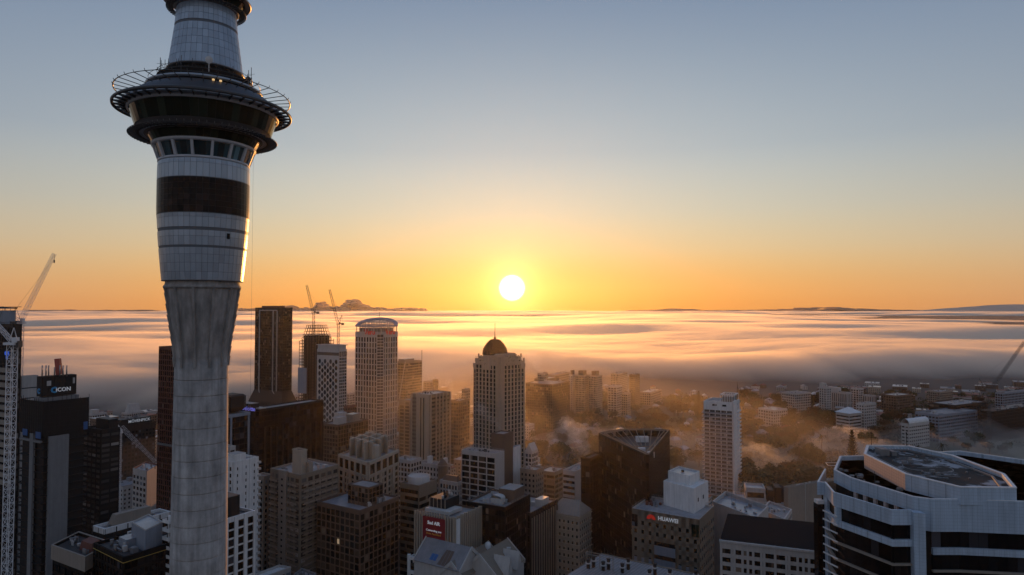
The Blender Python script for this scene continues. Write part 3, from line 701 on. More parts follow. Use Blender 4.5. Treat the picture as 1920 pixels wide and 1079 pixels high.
# --- near white tower crane at the far left
def crane(label,base,ztop,w,jib_a,jib_b,apex,m='crane_white',tail=None,z0=0,jw=1.3,jr=.07,group='tower cranes'):
    t=Thing('tower_crane',label,'tower crane',(base[0],base[1],z0),group)
    M=MB();M.lattice((base[0],base[1],z0),(base[0],base[1],ztop),w,max(6,int((ztop-z0)/w/1.1)),.11*max(1,w/1.8));t.part('mast',M,[m])
    J=MB();J.lattice(jib_a,jib_b,jw,int((Vector(jib_b)-Vector(jib_a)).length/jw/1.2),jr*max(1,w/1.6),0,jw*.7);t.part('jib',J,[m])
    A=MB();A.bar((base[0]-w*.5,base[1],ztop+1),apex,.2);A.bar((base[0]+w*.5,base[1]+1,ztop+1),apex,.2);t.part('a_frame',A,[m])
    K=MB();tl=Vector(tail or (base[0]-(jib_b[0]-jib_a[0])*.16,base[1],ztop+.5));K.bar((base[0],base[1],ztop+.3),tl,.35);K.box(tl.x-1.4,tl.y-1.2,tl.z-1.8,tl.x+1.4,tl.y+1.2,tl.z+.6);t.part('counterweight',K,['steel_dark'])
    C=MB();C.box(base[0]-w*.9,base[1]-w*.8,ztop-.4,base[0]+w*.9,base[1]+w*.8,ztop+.5);C.box(base[0]+w*.5,base[1]-w*.9,ztop+.5,base[0]+w*1.1,base[1],ztop+2.4);t.part('cab',C,[m])
    L=MB();L.bar(apex,tuple(Vector(jib_a).lerp(Vector(jib_b),.82)),.05);L.bar(apex,tl,.07);t.part('pendant',L,['steel_dark'])
    h=Vector(jib_b);L=MB();L.bar(h,(h.x,h.y,h.z-3.2),.05);t.part('hoist_line',L,['steel_dark'])
    L=MB();L.box(h.x-.25,h.y-.2,h.z-4.8,h.x+.25,h.y+.2,h.z-3.2);t.part('hook',L,['steel_dark'])
    return t
b=WD(22,700,255)
crane('white lattice crane mast in front of the bank tower at far left',(b.x,b.y),WD(22,645,255).z,2.4,tuple(WD(22,640,255)),tuple(WD(-26,585,255)),tuple(WD(26,615,255)))
b=WD(38,640,352)
crane('tall crane whose pale jib rises above the far left bank tower',(b.x,b.y),WD(38,606,352).z,2,tuple(WD(38,604,352)),tuple(WD(102,476,352)),tuple(WD(22,590,352)),jw=1.9)
# --- left cluster
P,z=corner(158,190,224,806,362);t=T_('near black office block with pale window strips left of the red tower',P,'office_building')
block(t,P,0,z,'charcoal','roof_dark',dict(bw=4.4,fh=2.7,pier=.12,span=.45,gl='curtain'),dict(bw=4.4,fh=2.7,pier=.12,span=.45,gl='curtain'))
bbox(t,'penthouse',sub_poly(P,.2,.95,.45,.95),z-1,z+4.6,'charcoal','roof_dark');t.flush()
P,z=corner(214,226,291,799,560);t=T_('dark hotel with white lettering and rows of small windows',P,'hotel')
block(t,P,0,z,'darkbrown','roof_dark',dict(bw=3,fh=3.1,pier=.35,span=.4),dict(bw=2.9,fh=3.1,pier=.35,span=.4,top=4.5))
Q=sub_poly(P,.0,1,.0,.86);bbox(t,'penthouse',Q,z-.5,z+4.6,'charcoal','roof_dark')
dd,nn,l2,_=facing(P[1],P[2],t.c);p=P[1]+dd*l2*.52+nn*.5;sign(t,'MÖVENPICK',3.3,'sign_white',(p.x,p.y,z+2.4),dd,bold=.04);clutter(t,Q,z+4.6,4,4);t.flush()
P,z=corner(228,238,270,775,900);t=T_('white stepped building showing above the lettered dark hotel',P,'office_building')
block(t,P,0,z,'offwhite','roof_wet',dict(bw=3,fh=3.2));Q=inset(P,2.5);M=MB();M.prism(Q,z-1,z+11,poly2=inset(Q,2.2));t.part('penthouse',M,['offwhite']);t.flush()
P,z=corner(166,173,200,777,880);t=T_('small pale flat building left of the white stepped building',P,'office_building')
block(t,P,0,z,'offwhite','roof_wet',dict(bw=3,fh=3.2));bbox(t,'penthouse',sub_poly(P,0,.9,.05,.5),z,z+5,'offwhite');t.flush()
P=poly3((250,878),(275,884),(298,871),47.5);t=T_('small white building with red parapet beside the dark red tower',P,'office_building')
block(t,P,0,47.5,'offwhite','roof_wet',dict(bw=5,fh=3.9,pier=.3,span=.42,top=2.8),dict(none=1),pmat='redbrown');clutter(t,P,46.5,4,9)
t.flush()
b=WD(226,800,470);crane('small lattice crane leaning over the street beside the dark hotel',(b.x,b.y),WD(226,812,470).z,1.3,tuple(WD(228,801,470)),tuple(WD(291,866,470)),tuple(WD(222,797,470)),jw=2.2)
P,z=corner(299,352,380,652,420);t=T_('tall dark red gridded tower half hidden by the observation tower',P)
block(t,P,0,z,'redbrown','roof_dark',dict(bw=2.1,fh=3.4,pier=.2,span=.22,gl='glass_brown',pp=.45),dict(bw=2.1,fh=3.4,pier=.2,span=.22,gl='glass_brown'));M=MB();M.ring(inset(P,-.6),.6,z-62,z-60.6);t.part('belt',M,['grey']);t.flush()
# --- low roofs bottom left
P=poly3((177,1018),(232,1045),(320,1018),70);t=T_('black flat roofed building with thin yellow line and pale plant room',P,'office_building')
block(t,P,0,70,'black','roof_dark',dict(bw=2.6,fh=3.6,pier=.1,span=.3,gl='glass_black'));M=MB();M.ring(inset(P,-.4),.35,67.9,68.1);t.part('trim',M,['gold_line'])
Q=[WZ(x,y,77).xy for x,y in ((247,981),(273,996),(305,980))];Q.append(Q[0]+Q[2]-Q[1]);bbox(t,'plant_room',Q,69,77,'bluegrey','roof_wet')
M=MB();M.ring(Q,.3,77,77.5);t.part('coping',M,['offwhite'])
Q2=sub_poly(P,.35,.6,.3,.62);bbox(t,'roof_unit',Q2,69,72.5,'bluegrey','roof_wet')
for k in range(5):
    a=sub_poly(P,.62-k*.1,.68-k*.1,.2+.09*k,.28+.09*k);bbox(t,'duct',a,69,71+.4*k,'offwhite')
clutter(t,P,69,8,5);t.flush()
P=poly3((101,1022),(160,1043),(205,1018),66);t=T_('grey concrete parapet roof with a red box at bottom left',P,'office_building')
block(t,P,0,66,'black','roof_dark',dict(bw=5,fh=4,pier=.1,span=.3,gl='glass_black',top=6),par=False);M=MB();M.ring(inset(P,-.8),.6,60.5,66.2);t.part('parapet',M,['beige'])
Q=sub_poly(P,.55,.98,.3,.72);M=MB();M.prism(Q,64,68.5,poly2=sub_poly(P,.62,.92,.34,.68));t.part('roof_hatch',M,['redbrown']);clutter(t,P,65,5,15);t.flush()
P,z=corner(176,196,318,993,309);t=T_('white rimmed roof deck with long grey box near bottom left',P,'office_building')
block(t,P,0,z,'charcoal','roof_grey',dict(bw=5,fh=4,pier=.1,span=.3,gl='glass_black',top=3),par=False);M=MB();M.ring(inset(P,-.3),.8,z-2.2,z+.3);t.part('parapet',M,['white'])
Q=sub_poly(P,.35,.85,.12,.72);M=MB();M.prism(Q,z-1,z+4.6,poly2=sub_poly(P,.4,.8,.2,.72));t.part('plant_room',M,['beige']);clutter(t,P,z-1,9,25,.7);t.flush()
# --- white striped building right behind the shaft
P,z=corner(317,385,477,985,256);t=T_('white striped building with balconies directly behind the concrete shaft',P,'apartment_building')
block(t,P,0,z,'white','roof_dark',dict(bw=4,fh=3.3,pier=.3,span=.4),dict(bw=4.6,fh=3.3,pier=.34,span=.22,pp=.7,sp=.1,gl='glass_black'))
d,n,ln,m=facing(P[0],P[1],t.c)
for k in range(16):
    M=MB();M.fbox(P[0],d,n,-1.6,3,-.2,1.8,z-2-k*3.3-.35,z-2-k*3.3);M.fbox(P[0],d,n,-1.6,3,1.7,1.8,z-2-k*3.3,z-1-k*3.3);M.fbox(P[0],d,n,-1.6,-1.5,-.2,1.7,z-2-k*3.3,z-1-k*3.3);t.part('balcony',M,['white'])
Q=sub_poly(P,.2,.95,.25,.72);bbox(t,'penthouse',Q,z-1,z+7.5,'charcoal','roof_dark');t.flush()
P,z=corner(400,437,484,867,332);t=T_('tall white block with rows of tiny windows right of the shaft',P,'apartment_building')
block(t,P,0,z,'white','roof_grey',dict(bw=3,fh=3.2,pier=.5,span=.4),dict(bw=5.6,fh=3.2,pier=.84,span=.55));
Q=sub_poly(P,.55,1,.05,.5);bbox(t,'penthouse',Q,z-1,z+3.4,'white','roof_grey')
d,n,ln,m=facing(P[1],P[2],t.c)
for k in range(24):
    M=MB();M.fbox(P[1],d,n,ln-.6,ln+1.2,-1,.9,z-3-k*3.2-.3,z-3-k*3.2+.7);t.part('balcony',M,['offwhite'])
t.flush()
P,z=corner(405,430,441,838,405);t=T_('narrow pale building peeping out beside the shaft',P,'office_building');block(t,P,0,z,'offwhite','roof_grey',dict(bw=3,fh=3.2));t.flush()
P,z=corner(395,431,467,779,430);t=T_('black block outlined in white with faceted dark roof box',P)
block(t,P,0,z,'charcoal','roof_grey',dict(bw=3.2,fh=3.6,pier=.06,span=.12,gl='glass_black'),dict(bw=3.2,fh=3.6,pier=.06,span=.12,gl='glass_black'),par=False)
M=MB();M.ring(inset(P,-.6),1.0,z-1.6,z+.2)
d,n,ln,m=facing(P[1],P[2],t.c)
for u in (0,ln-1.2):M.fbox(P[1],d,n,u,u+1.2,-.1,.8,0,z-1.7)
t.part('white_frame',M,['bluegrey'])
Q,zq=corner(408,433,461,742,440);M=MB();q0=Q;M.prism(inset(q0,1.8),z,z+3,poly2=q0);M.prism(q0,z+3,zq-1);M.prism(q0,zq-1,zq,poly2=inset(q0,1.2));t.part('roof_box',M,['darkbrown'])
rail(t,[WD(x,768,440).xy for x in (461,466,458)],zq-8,8,'steel');t.flush()
P,z=corner(462,486,606,768,480);t=T_('wide black glass block with vertical fins and slanting roof line',P)
block(t,P,0,z,'black','roof_grey',dict(bw=5,fh=3.8,pier=.08,span=.14,gl='glass_black'),dict(bw=3.4,fh=3.8,pier=.05,span=.12,gl='glass_black'),pmat='darkbrown')
d,n,ln,m=facing(P[1],P[2],t.c)
for k in range(11):
    M=MB();u=ln*(.07+.088*k);zt=z-13-random.uniform(0,5);M.fbox(P[1],d,n,u,u+.7,.2,1.5,5,zt);t.part('fin',M,['darkbrown'])
M=MB();M.prism(sub_poly(P,.0,1,.0,.1),z,z+.8);t.part('coping',M,['offwhite'])
p=P[0].lerp(P[1],.36)+(-DR)*.6;q=P[0]-(P[1]-P[0])*.0
Q,zq=corner(440,470,486,758,478);bbox(t,'sign_band',Q,z-6,zq,'charcoal','roof_grey')
d3,n3,l3,_=facing(Q[0],Q[1],t.c);p=Q[1]-d3*3.4+n3*.4;sign(t,'Deloitte',4.2,'sign_purple',(p.x+1,p.y,zq-3.4),d3,bold=.06)
t.flush()
# --- balcony apartments, white cross roof, brown grid
P=poly3((508,878),(563,891),(634,871),75);t=T_('beige apartment block with many balconies and a tall roof stack',P,'apartment_building')
block(t,P,0,75,'tan','roof_grey',dict(bw=4.4,fh=3.15,pier=.3,span=.36,gl='curtain',sub=1),dict(bw=4.4,fh=3.15,pier=.3,span=.34,gl='curtain'),pmat='beige')
d,n,ln,m=facing(P[0],P[1],t.c);M=MB();M.fbox(P[0],d,n,ln*.34,ln*.60,-.1,1.3,0,75.6);t.part('stair_wall',M,['beige'])
for k in range(18):
    M=MB();M.fbox(P[0],d,n,ln*.44,ln*.49,1.25,1.36,71.5-k*3.15-1,71.5-k*3.15);t.part('window',M,['black'])
M=MB()
for i,us in ((0,(.02,.16,.64,.80)),(1,(.05,.2,.35,.5,.65,.8))):
    d,n,ln,m=facing(P[i],P[i+1],t.c)
    for u in us:
        for k in range(19):
            zz=72.2-k*3.15;b=MB();b.fbox(P[i],d,n,ln*u,ln*u+3.6,.3,1.5,zz-3.3,zz-3.1);b.fbox(P[i],d,n,ln*u,ln*u+3.6,1.42,1.5,zz-3.1,zz-2.2)
            t.part('balcony',b,['beige'])
Q=sub_poly(P,.60,.9,.1,.24);bbox(t,'stack',Q,74,86,'cream','roof_dark');M=MB();M.ring(inset(Q,-.2),.5,86,86.7);t.part('stack_cap',M,['cream'])
Q=sub_poly(P,.80,1.0,.22,.32);bbox(t,'stack',Q,74,80,'beige','roof_dark')
clutter(t,P,74,9,31,1);rail(t,sub_poly(P,.3,.95,.4,.95),74,1.1);t.flush()
P,z=corner(478,495,510,893,374);t=T_('narrow pale block touching the beige balcony apartments',P,'apartment_building');block(t,P,0,z,'beige','roof_grey',dict(bw=3,fh=3.1,pier=.5,span=.4));t.flush()
P=poly3((637,851),(690,867),(746,843),75);t=T_('white office block crowned by crossing fins and round tanks',P)
st=dict(bw=4.4,fh=3.5,pier=.26,span=.34,gl='glass_brown',top=1.4);block(t,P,0,75,'cream','roof_grey',dict(st),dict(st),pmat='cream')
for i in (0,1):
    d,n,ln,m=facing(P[i],P[i+1],t.c);M=MB();k=5
    for j in range(k+1):M.fbox(P[i],d,n,max(0,ln*j/k-.8),min(ln,ln*j/k+.8),.3,1.0,0,75)
    M.fbox(P[i],d,n,0,ln,.3,.95,66.6,67.6);M.fbox(P[i],d,n,0,ln,.3,.95,73.2,74.95);t.part('frame',M,['cream'])
    for j in range(k):
        M=MB();M.fbox(P[i],d,n,ln*j/k+.9,ln*(j+1)/k-.9,.3,.5,67.7,73.1);t.part('top_window',M,['glass_brown'])
for u in (.25,.5,.75):
    M=MB();M.prism(sub_poly(P,u-.015,u+.015,.1,.9),74,84);t.part('roof_fin',M,['cream'])
    M=MB();M.prism(sub_poly(P,.1,.9,u-.015,u+.015),74,83.9);t.part('roof_fin',M,['cream'])
for u,v in ((.37,.3),(.63,.3),(.37,.62),(.63,.62),(.2,.4),(.84,.35)):
    c=sub_poly(P,u,u,v,v)[0];M=MB();M.lathe((c.x,c.y),[(0.01,81.6),(2.6,81.6),(3,81),(3,74)][::-1],24);t.part('tank',M,['cream'])
t.flush()
P=poly3((595,940),(675,957.5),(747,931),60);t=T_('brown cube office building with a regular grid of windows',P)
st=dict(bw=3.3,fh=3.55,pier=.20,span=.20,gl='glass_brown',pp=.35,sp=.25,top=1.6,minpx=9);block(t,P,0,60,'brown','roof_wet',dict(st),dict(st),pmat='brown')
d,n,ln,m=facing(P[0],P[1],t.c);M=MB();M.fbox(P[0],d,n,ln*.49,ln*.545,.05,.2,60-1.6-3.55*5+.2,60-1.6-3.55*4-.9);t.part('lit_window',M,[mat('lit',(.5,.4,.25),.5,emit=(1,.7,.4,.25))],label='single lit window')
Q=sub_poly(P,.45,.92,.3,.66);z=69
block(t,Q,59,z,'brown','roof_grey',dict(bw=2.5,fh=2.5,pier=.12,span=.12,gl='glass_brown',top=.6),parapet=.5,wname='penthouse',rname='penthouse_roof')
clutter(t,sub_poly(P,.2,1,.62,1),59,8,41,1.1);clutter(t,sub_poly(P,.9,1,.2,.7),59,5,42,1.5);t.flush()
P,z=corner(603,634,690,797,560);t=T_('plain dark brown block with pale roof boxes behind the brown cube',P)
block(t,P,0,z,'brown','roof_grey',dict(bw=3,fh=3.3,pier=.15,span=.25,gl='glass_brown'),dict(bw=3,fh=3.3,pier=.1,span=.15,gl='glass_brown'))
for u,v,w,h,m in ((.5,.1,.35,5,'offwhite'),(.1,.35,.3,7,'offwhite'),(.55,.5,.4,6,'beige'),(.3,.7,.3,4,'offwhite')):bbox(t,'plant_room',sub_poly(P,u,u+w,v,v+.25),z-1,z+h,m,'roof_wet')
clutter(t,P,z-1,7,51);t.flush()
P,z=corner(645,652,668,762,700);t=T_('small dark red block between lattice tower and round crowned tower',P,'office_building');block(t,P,0,z,'redbrown','roof_wet',dict(bw=3,fh=3.2));t.flush()
P,z=corner(650,655,670,738,900);t=T_('small pale block left of the round crowned tower',P,'office_building');block(t,P,0,z,'offwhite','roof_wet',dict(bw=3,fh=3.2));t.flush()
# --- tower with hexagon lattice
P,z=corner(595,636,650,656,720);t=T_('pale tower covered in dark hexagon openings',P)
block(t,P,0,z,'offwhite','roof_wet',dict(bw=40,fh=100,pier=0.01,span=.9),dict(bw=2.8,fh=3.3,pier=.22,span=.3,gl='glass_brown'))
d,n,ln,m=facing(P[0],P[1],t.c);M=MB();nx=4;cw=ln/nx;rh=3.35
for j in range(0,66):
    for i in range(nx+1):
        u=(i+(.5 if j%2==0 else 0))*cw;zc=z-13-j*rh*.98
        if u+2.0>ln or u-2.0<0 or zc<2:continue
        c=P[0]+d*u
        pts=[(-2.0,0),(-1.0,2.3),(1.0,2.3),(2.0,0),(1.0,-2.3),(-1.0,-2.3)]
        A=[(*(c+d*x+n*.2),zc+y) for x,y in pts];B=[(*(c+d*x+n*.34),zc+y) for x,y in pts];b0=len(M.v);M.v+=A+B
        M.f.append(tuple(b0+6+k for k in range(6)));M.m.append(0);M.sm.append(False)
        for k in range(6):M.f.append((b0+k,b0+(k+1)%6,b0+6+(k+1)%6,b0+6+k));M.m.append(0);M.sm.append(False)
t.part('hexagon_window',M,['glass'],'stuff')
bbox(t,'crown_band',inset(P,-.3),z-6.5,z-3.2,'brown');bbox(t,'crown_slab',sub_poly(P,.02,.98,.0,.95),z,z+4,'offwhite','roof_wet')
M=MB();M.ring(inset(P,-.8),1.2,z+4,z+4.8);t.part('canopy',M,['offwhite']);t.flush()
# --- steel skeleton tower with two cranes
P,z=corner(561,592,626,640,800);t=T_('open steel skeleton tower under construction beneath two cranes',P,'construction_tower')
bbox(t,'core',inset(P,3.5),0,z+6,'darkbrown');
for i in range(4):
    a,b=P[i],P[(i+1)%4];d,n,ln,m=facing(a,b,t.c);k=max(2,round(ln/4.5))
    M=MB()
    for j in range(k+1):
        hgt=z+6*math.sin(math.pi*j/k)+random.uniform(-2,2);M.bar((*(a+d*ln*j/k-n*.4),0),(*(a+d*ln*j/k-n*.4),hgt),.38)
    t.part('columns',M,['crane_dark'])
    for f in range(int(z/3.6)):
        M=MB();zz=z-f*3.6;M.fbox(a,d,n,0,ln,-1.6,-.1,zz-.55,zz);t.part('slab',M,['darkbrown' if f<22 else 'bluegrey'])
    if i<2:
        M=MB();zlo=z-24*3.6
        for j in range(8):
            M.bar((*(a+d*ln*.08+n*.5),zlo-j*9),(*(a+d*ln*.92+n*.5),zlo-j*9-9),.45);M.bar((*(a+d*ln*.92+n*.5),zlo-j*9),(*(a+d*ln*.08+n*.5),zlo-j*9-9),.45)
        t.part('cross_brace',M,['offwhite'])
Q=inset(P,3)
for f in range(5):
    Q=inset(P,2.2+1.5*f*.6);zz=z+f*3.7;M=MB();M.ring(Q,.5,zz+3.2,zz+3.7)
    for j in range(4):
        for s in (0,.2,.4,.6,.8):
            p=Q[j].lerp(Q[(j+1)%4],s);M.bar((p.x,p.y,zz),(p.x,p.y,zz+3.6),.3)
    t.part('steel_storey',M,['crane_dark'])
M=MB();d,n,ln,m=facing(P[0],P[1],t.c);M.fbox(P[0],d,n,-.8,ln*.5,.3,.9,z-62,z-32);t.part('scaffold_net',M,['bluegrey'])
t.flush()
for lab,bx,yb,jt,D in (('left of the two dark cranes above the steel skeleton tower',588,587,(575,535),806),('right of the two dark cranes above the steel skeleton tower',634.5,608,(618,543),812)):
    b=WD(bx,yb,D);crane(lab,(b.x,b.y),b.z,2.4,tuple(WD(bx-1.5,yb-3,D)),tuple(WD(*jt,D)),tuple(WD(bx+7,yb-17,D)),'crane_dark',tuple(WD(bx+8,yb-1,D)),z0=0,jw=2.6)
# --- slim dark tower with pale lines
P,z=corner(479,531,548,577,850);t=T_('slim dark glass tower with pale vertical lines and flared foot',P)
block(t,P,0,z,'darkbrown','roof_dark',dict(bw=2.6,fh=3.3,pier=.08,span=.14,gl='glass_brown'),dict(bw=3,fh=3.3,pier=.1,span=.3,gl='glass_brown'))
d,n,ln,m=facing(P[0],P[1],t.c);zf=WD(490,735,850).z
M=MB();a=P[0]
for u in (.17,.66,.80):M.fbox(a,d,n,ln*u,ln*u+.9,.3,1.3,zf,z-4)
M.fbox(a,d,n,ln*.17,ln*.8,.3,1.3,z-4,z-3);t.part('white_line',M,['offwhite'])
M=MB()
for u,v in ((.17,.30),(.66,.95)):
    M.hexa([(*(a+d*(ln*v)+n*1),zf-13),(*(a+d*(ln*v+1)+n*1),zf-13),(*(a+d*(ln*v+1)+n*1.8),zf-13),(*(a+d*(ln*v)+n*1.8),zf-13),(*(a+d*(ln*u)+n*.4),zf),(*(a+d*(ln*u+1)+n*.4),zf),(*(a+d*(ln*u+1)+n*1.3),zf),(*(a+d*(ln*u)+n*1.3),zf)])
t.part('foot_line',M,['offwhite'])
M=MB();M.prism(inset(P,-5),0,zf-14,poly2=inset(P,-5));M.prism(inset(P,-5),zf-14,zf,poly2=inset(P,-.2));t.part('flared_foot',M,['darkbrown'])
bbox(t,'roof_box',sub_poly(P,.2,.8,.1,.8),z-1,z+2.2,'redbrown')
M=MB()
for i in range(5):M.fbox(P[1],*facing(P[1],P[2],t.c)[:2],2,9,-.3,.45,z-9-i*3.3,z-7.4-i*3.3)
t.part('edge_window',M,['glass_green']);t.flush()  # greenish glass panes near the corner
# --- round crowned gridded tower
P,z=corner(667,713,745,623,760);t=T_('pale gridded tower topped by an open oval halo crown',P)
st=dict(bw=4.3,fh=3.0*2.05,pier=.34,span=.16,gl='glass_brown',pp=.7,sp=.5,top=5.2);block(t,P,0,z,'offwhite','roof_grey',dict(st),dict(st))
d,n,ln,m=facing(P[0],P[1],t.c);
cd=(P[1]-t.c).normalized();cr_=Vector((cd.y,-cd.x))
M=MB();c=P[1]-cd*2.6;M.fbox(c,cr_,cd,-3.6,3.6,0,3.0,0,z-3);t.part('corner_bay',M,['darkbrown'])
M=MB()
for k in range(40):
    zz=z-6-k*3.3
    if zz>2:M.fbox(c,cr_,cd,-3.3,3.3,2.9,3.3,zz-.9,zz)
M.fbox(c,cr_,cd,-4.2,-3.4,2.2,3.7,0,z);M.fbox(c,cr_,cd,3.4,4.2,2.2,3.7,0,z);t.part('corner_pier',M,['offwhite'])
M=MB();Q=inset(P,3.5);M.prism(Q,z-1,z+4)
t.part('crown_core',M,['beige'])
M=MB()
for i in range(4):
    a,b=Q[i],Q[(i+1)%4];k=7
    for j in range(k+1):
        p=a.lerp(b,j/k);M.bar((p.x,p.y,z-1),(p.x,p.y,z+11),.45)
    for zz in (z+4,z+8,z+11):M.bar((*a,zz),(*b,zz),.4)
t.part('crown_frame',M,['offwhite'])
zc=WD(706,604,775).z;rx=(745-667)/2/F*775*1.02;M=MB();N_=64;ry=rx*.86
o0,o1=[],[]
for k in range(N_):
    a=2*math.pi*k/N_;o0.append((t.c.x+rx*math.cos(a),t.c.y+ry*math.sin(a)));o1.append((t.c.x+(rx-4.5)*math.cos(a),t.c.y+(ry-4.5)*math.sin(a)))
tilt=lambda p:zc-4.5+max(0,(p[1]-t.c.y)/ry)*8.5
for k in range(N_):
    j=(k+1)%N_;q=[o0[k],o0[j],o1[j],o1[k]]
    M.hexa([(x,y,tilt((x,y))-.9) for x,y in q]+[(x,y,tilt((x,y))+.9) for x,y in q])
t.part('halo',M,['bluegrey'])
M=MB()
for k in range(0,N_,4):
    x,y=o0[k];x=t.c.x+(x-t.c.x)*.95;y=t.c.y+(y-t.c.y)*.95;M.bar((x,y,z-1),(x,y,tilt((x,y))),.5)
t.part('halo_column',M,['offwhite'])
M=MB()
for k in range(4,N_,8):M.bar((o1[k][0],o1[k][1],tilt(o1[k])),(o1[(k+N_//2)%N_][0],o1[(k+N_//2)%N_][1],tilt(o1[(k+N_//2)%N_])),.18)
t.part('halo_strut',M,['offwhite'])
for i in (0,1):
    d,n,ln,m=facing(P[i],P[i+1],t.c);p=P[i]+d*ln*(.6 if i==0 else .55)+n*1.0;sign(t,'Vero',8.0,'sign_red',(p.x,p.y,z-.6),d,bold=.2)
mast(t,(t.c.x+3,t.c.y),z+10,z+22,.2);t.flush()
P,z=corner(742,761,791,679,900);t=T_('brown office tower with a thin roof mast beside the halo crowned tower',P)
block(t,P,0,z,'tan','roof_grey',dict(bw=4,fh=3.6,pier=.06,span=.4,gl='glass_brown'),dict(bw=4,fh=3.6,pier=.06,span=.4,gl='glass_brown'))
bbox(t,'plant_room',sub_poly(P,.1,.7,.1,.7),z-1,z+3,'tan','roof_wet');q=P[2];mast(t,(q.x,q.y),z-2,z+14,.45);rail(t,P,z,2)
M=MB();d,n,ln,m=facing(P[0],P[1],t.c);M.hexa([(*(P[0]+d*0+n*.5),z-80),(*(P[0]+d*1+n*.5),z-80),(*(P[0]+d*1+n*.9),z-80),(*(P[0]+n*.9),z-80),(*(P[0]+d*(ln-1)+n*.5),z),(*(P[0]+d*ln+n*.5),z),(*(P[0]+d*ln+n*.9),z),(*(P[0]+d*(ln-1)+n*.9),z)]);t.part('diagonal_trim',M,['offwhite']);t.flush()
P,z=corner(749,769,792,751,700);t=T_('brown block with pale vertical lines left of the white columned office',P);block(t,P,0,z,'tan','roof_grey',dict(bw=7,fh=3.6,pier=.2,span=.3,gl='glass_brown',pp=.7,sp=.2),dict(bw=7,fh=3.6,pier=.2,span=.3,gl='glass_brown',pp=.7,sp=.2));t.flush()
P,z=corner(772,806,844,740.5,560);t=T_('brown office tower with broad pale vertical columns and bright flat roof',P)
block(t,P,0,z,'tan','roof_wet',dict(bw=60,fh=200,pier=.02,span=.02,none=1),dict(bw=3.3,fh=3.3,pier=.0,span=.5,gl='glass_brown'),pmat='cream')
d,n,ln,m=facing(P[0],P[1],t.c)
for u0,u1 in ((.30,.50),(.58,.66),(.74,1.0),(.0,.06)):
    M=MB();M.fbox(P[0],d,n,ln*u0,ln*u1,.2,1.1,0,z-(2 if u0 else 1));t.part('column',M,['cream'])
M=MB();M.fbox(P[0],d,n,ln*.28,ln,.2,1.15,z-2.9,z-.1);t.part('beam',M,['cream'])
for u0,u1 in ((.5,.58),(.66,.74)):
    M=MB();M.fbox(P[0],d,n,ln*u0,ln*u1,.2,.4,2,z-3);t.part('window_strip',M,['glass_brown'])
M=MB()
for k in range(26):M.fbox(P[0],d,n,ln*.06,ln*.28,.2,.6,z-3-k*3.3-1.6,z-3-k*3.3)
t.part('spandrel',M,['brown'])
d,n,ln,m=facing(P[1],P[2],t.c)
for u in (0,.26,.42,.58,.76,.94):
    M=MB();M.fbox(P[1],d,n,ln*u,ln*u+1.1,.2,1.2,0,z-.1);t.part('column',M,['cream'])
clutter(t,P,z-1,5,61,.8,('grey','charcoal'));t.flush()
# --- domed tower
P,z=corner(881,937,991,692,520,a=44);t=T_('pale stepped residential tower with dark ribbed dome and spire',P)
SH='cream'
def shaft(P,z,st,name='wall'):
    W=MB();c=sum(P,Vector((0,0)))/4;W.prism(P,0,z-.6)
    for i in range(4):facade(t,W,P[i],P[(i+1)%4],c,0,z,**st)
    t.part(name,W,[SH]);M=MB();M.ring(P,.5,z-.7,z+.3);t.part('parapet',M,[SH])
st=dict(bw=3.9,fh=3.3,pier=.42,span=.2,gl='glass_black',pp=.4,sp=.2,top=2.0)
e=(P[1]-P[0]);g=(P[3]-P[0])
A_=sub_poly(P,0,.86,.10,1.0);B2=sub_poly(P,.14,1.0,.0,.9)
shaft(sub_poly(P,.0,.90,.13,.97),z,st);shaft(sub_poly(P,.10,.92,.10,.92),z+4.2,st,'upper_wall');shaft(sub_poly(P,.16,.88,.14,.86),z+7.8,st,'step_wall')
shaft(sub_poly(P,.3,.84,.16,.70),z+10.6,dict(st,bw=3.4),'top_wall')
for (u0,v0,u1,v1,zz) in ((0,.13,.9,.13,z),(.9,.13,.9,.97,z),(.1,.1,.92,.1,z+4.2),(.92,.1,.92,.92,z+4.2),(.16,.14,.88,.14,z+7.8),(.88,.14,.88,.86,z+7.8)):
    for k in range(9):
        u=u0+(u1-u0)*k/8;v=v0+(v1-v0)*k/8;q=sub_poly(P,u-.014,u+.014,v-.014,v+.014);M=MB();M.prism(q,zz-.5,zz+(2.4 if k%2==0 else 1.2),poly2=q);t.part('finial',M,[SH])
c0=P[1]+(t.c-P[1])*.10
M=MB();q=sub_poly(P,.89,1.0,.0,.11);M.prism(q,0,z+8.5);t.part('corner_column',M,[SH])
M=MB();dd=(P[1]-t.c).normalized();cc=Vector((dd.y,-dd.x))
for u in (-1.8,1.8):M.fbox(P[1]-dd*1.6,cc,dd,u-.35,u+.35,0,1.0,0,z+10)
M.fbox(P[1]-dd*6,cc,dd,-3.3,3.3,0,3.5,0,z+10.8);t.part('corner_pier',M,[SH])
for u0,u1,v0,v1,h in ((.0,.1,.1,.2,2.4),(.1,.2,.1,.2,6.5),(.74,.84,.1,.2,5),(.9,.98,.75,.85,2.4),(.86,.92,.6,.7,6.5),(.86,.92,.2,.3,5),(.82,.9,.9,.97,4)):
    M=MB();M.prism(sub_poly(P,u0,u1,v0,v1),z-1,z+h);t.part('turret',M,[SH])
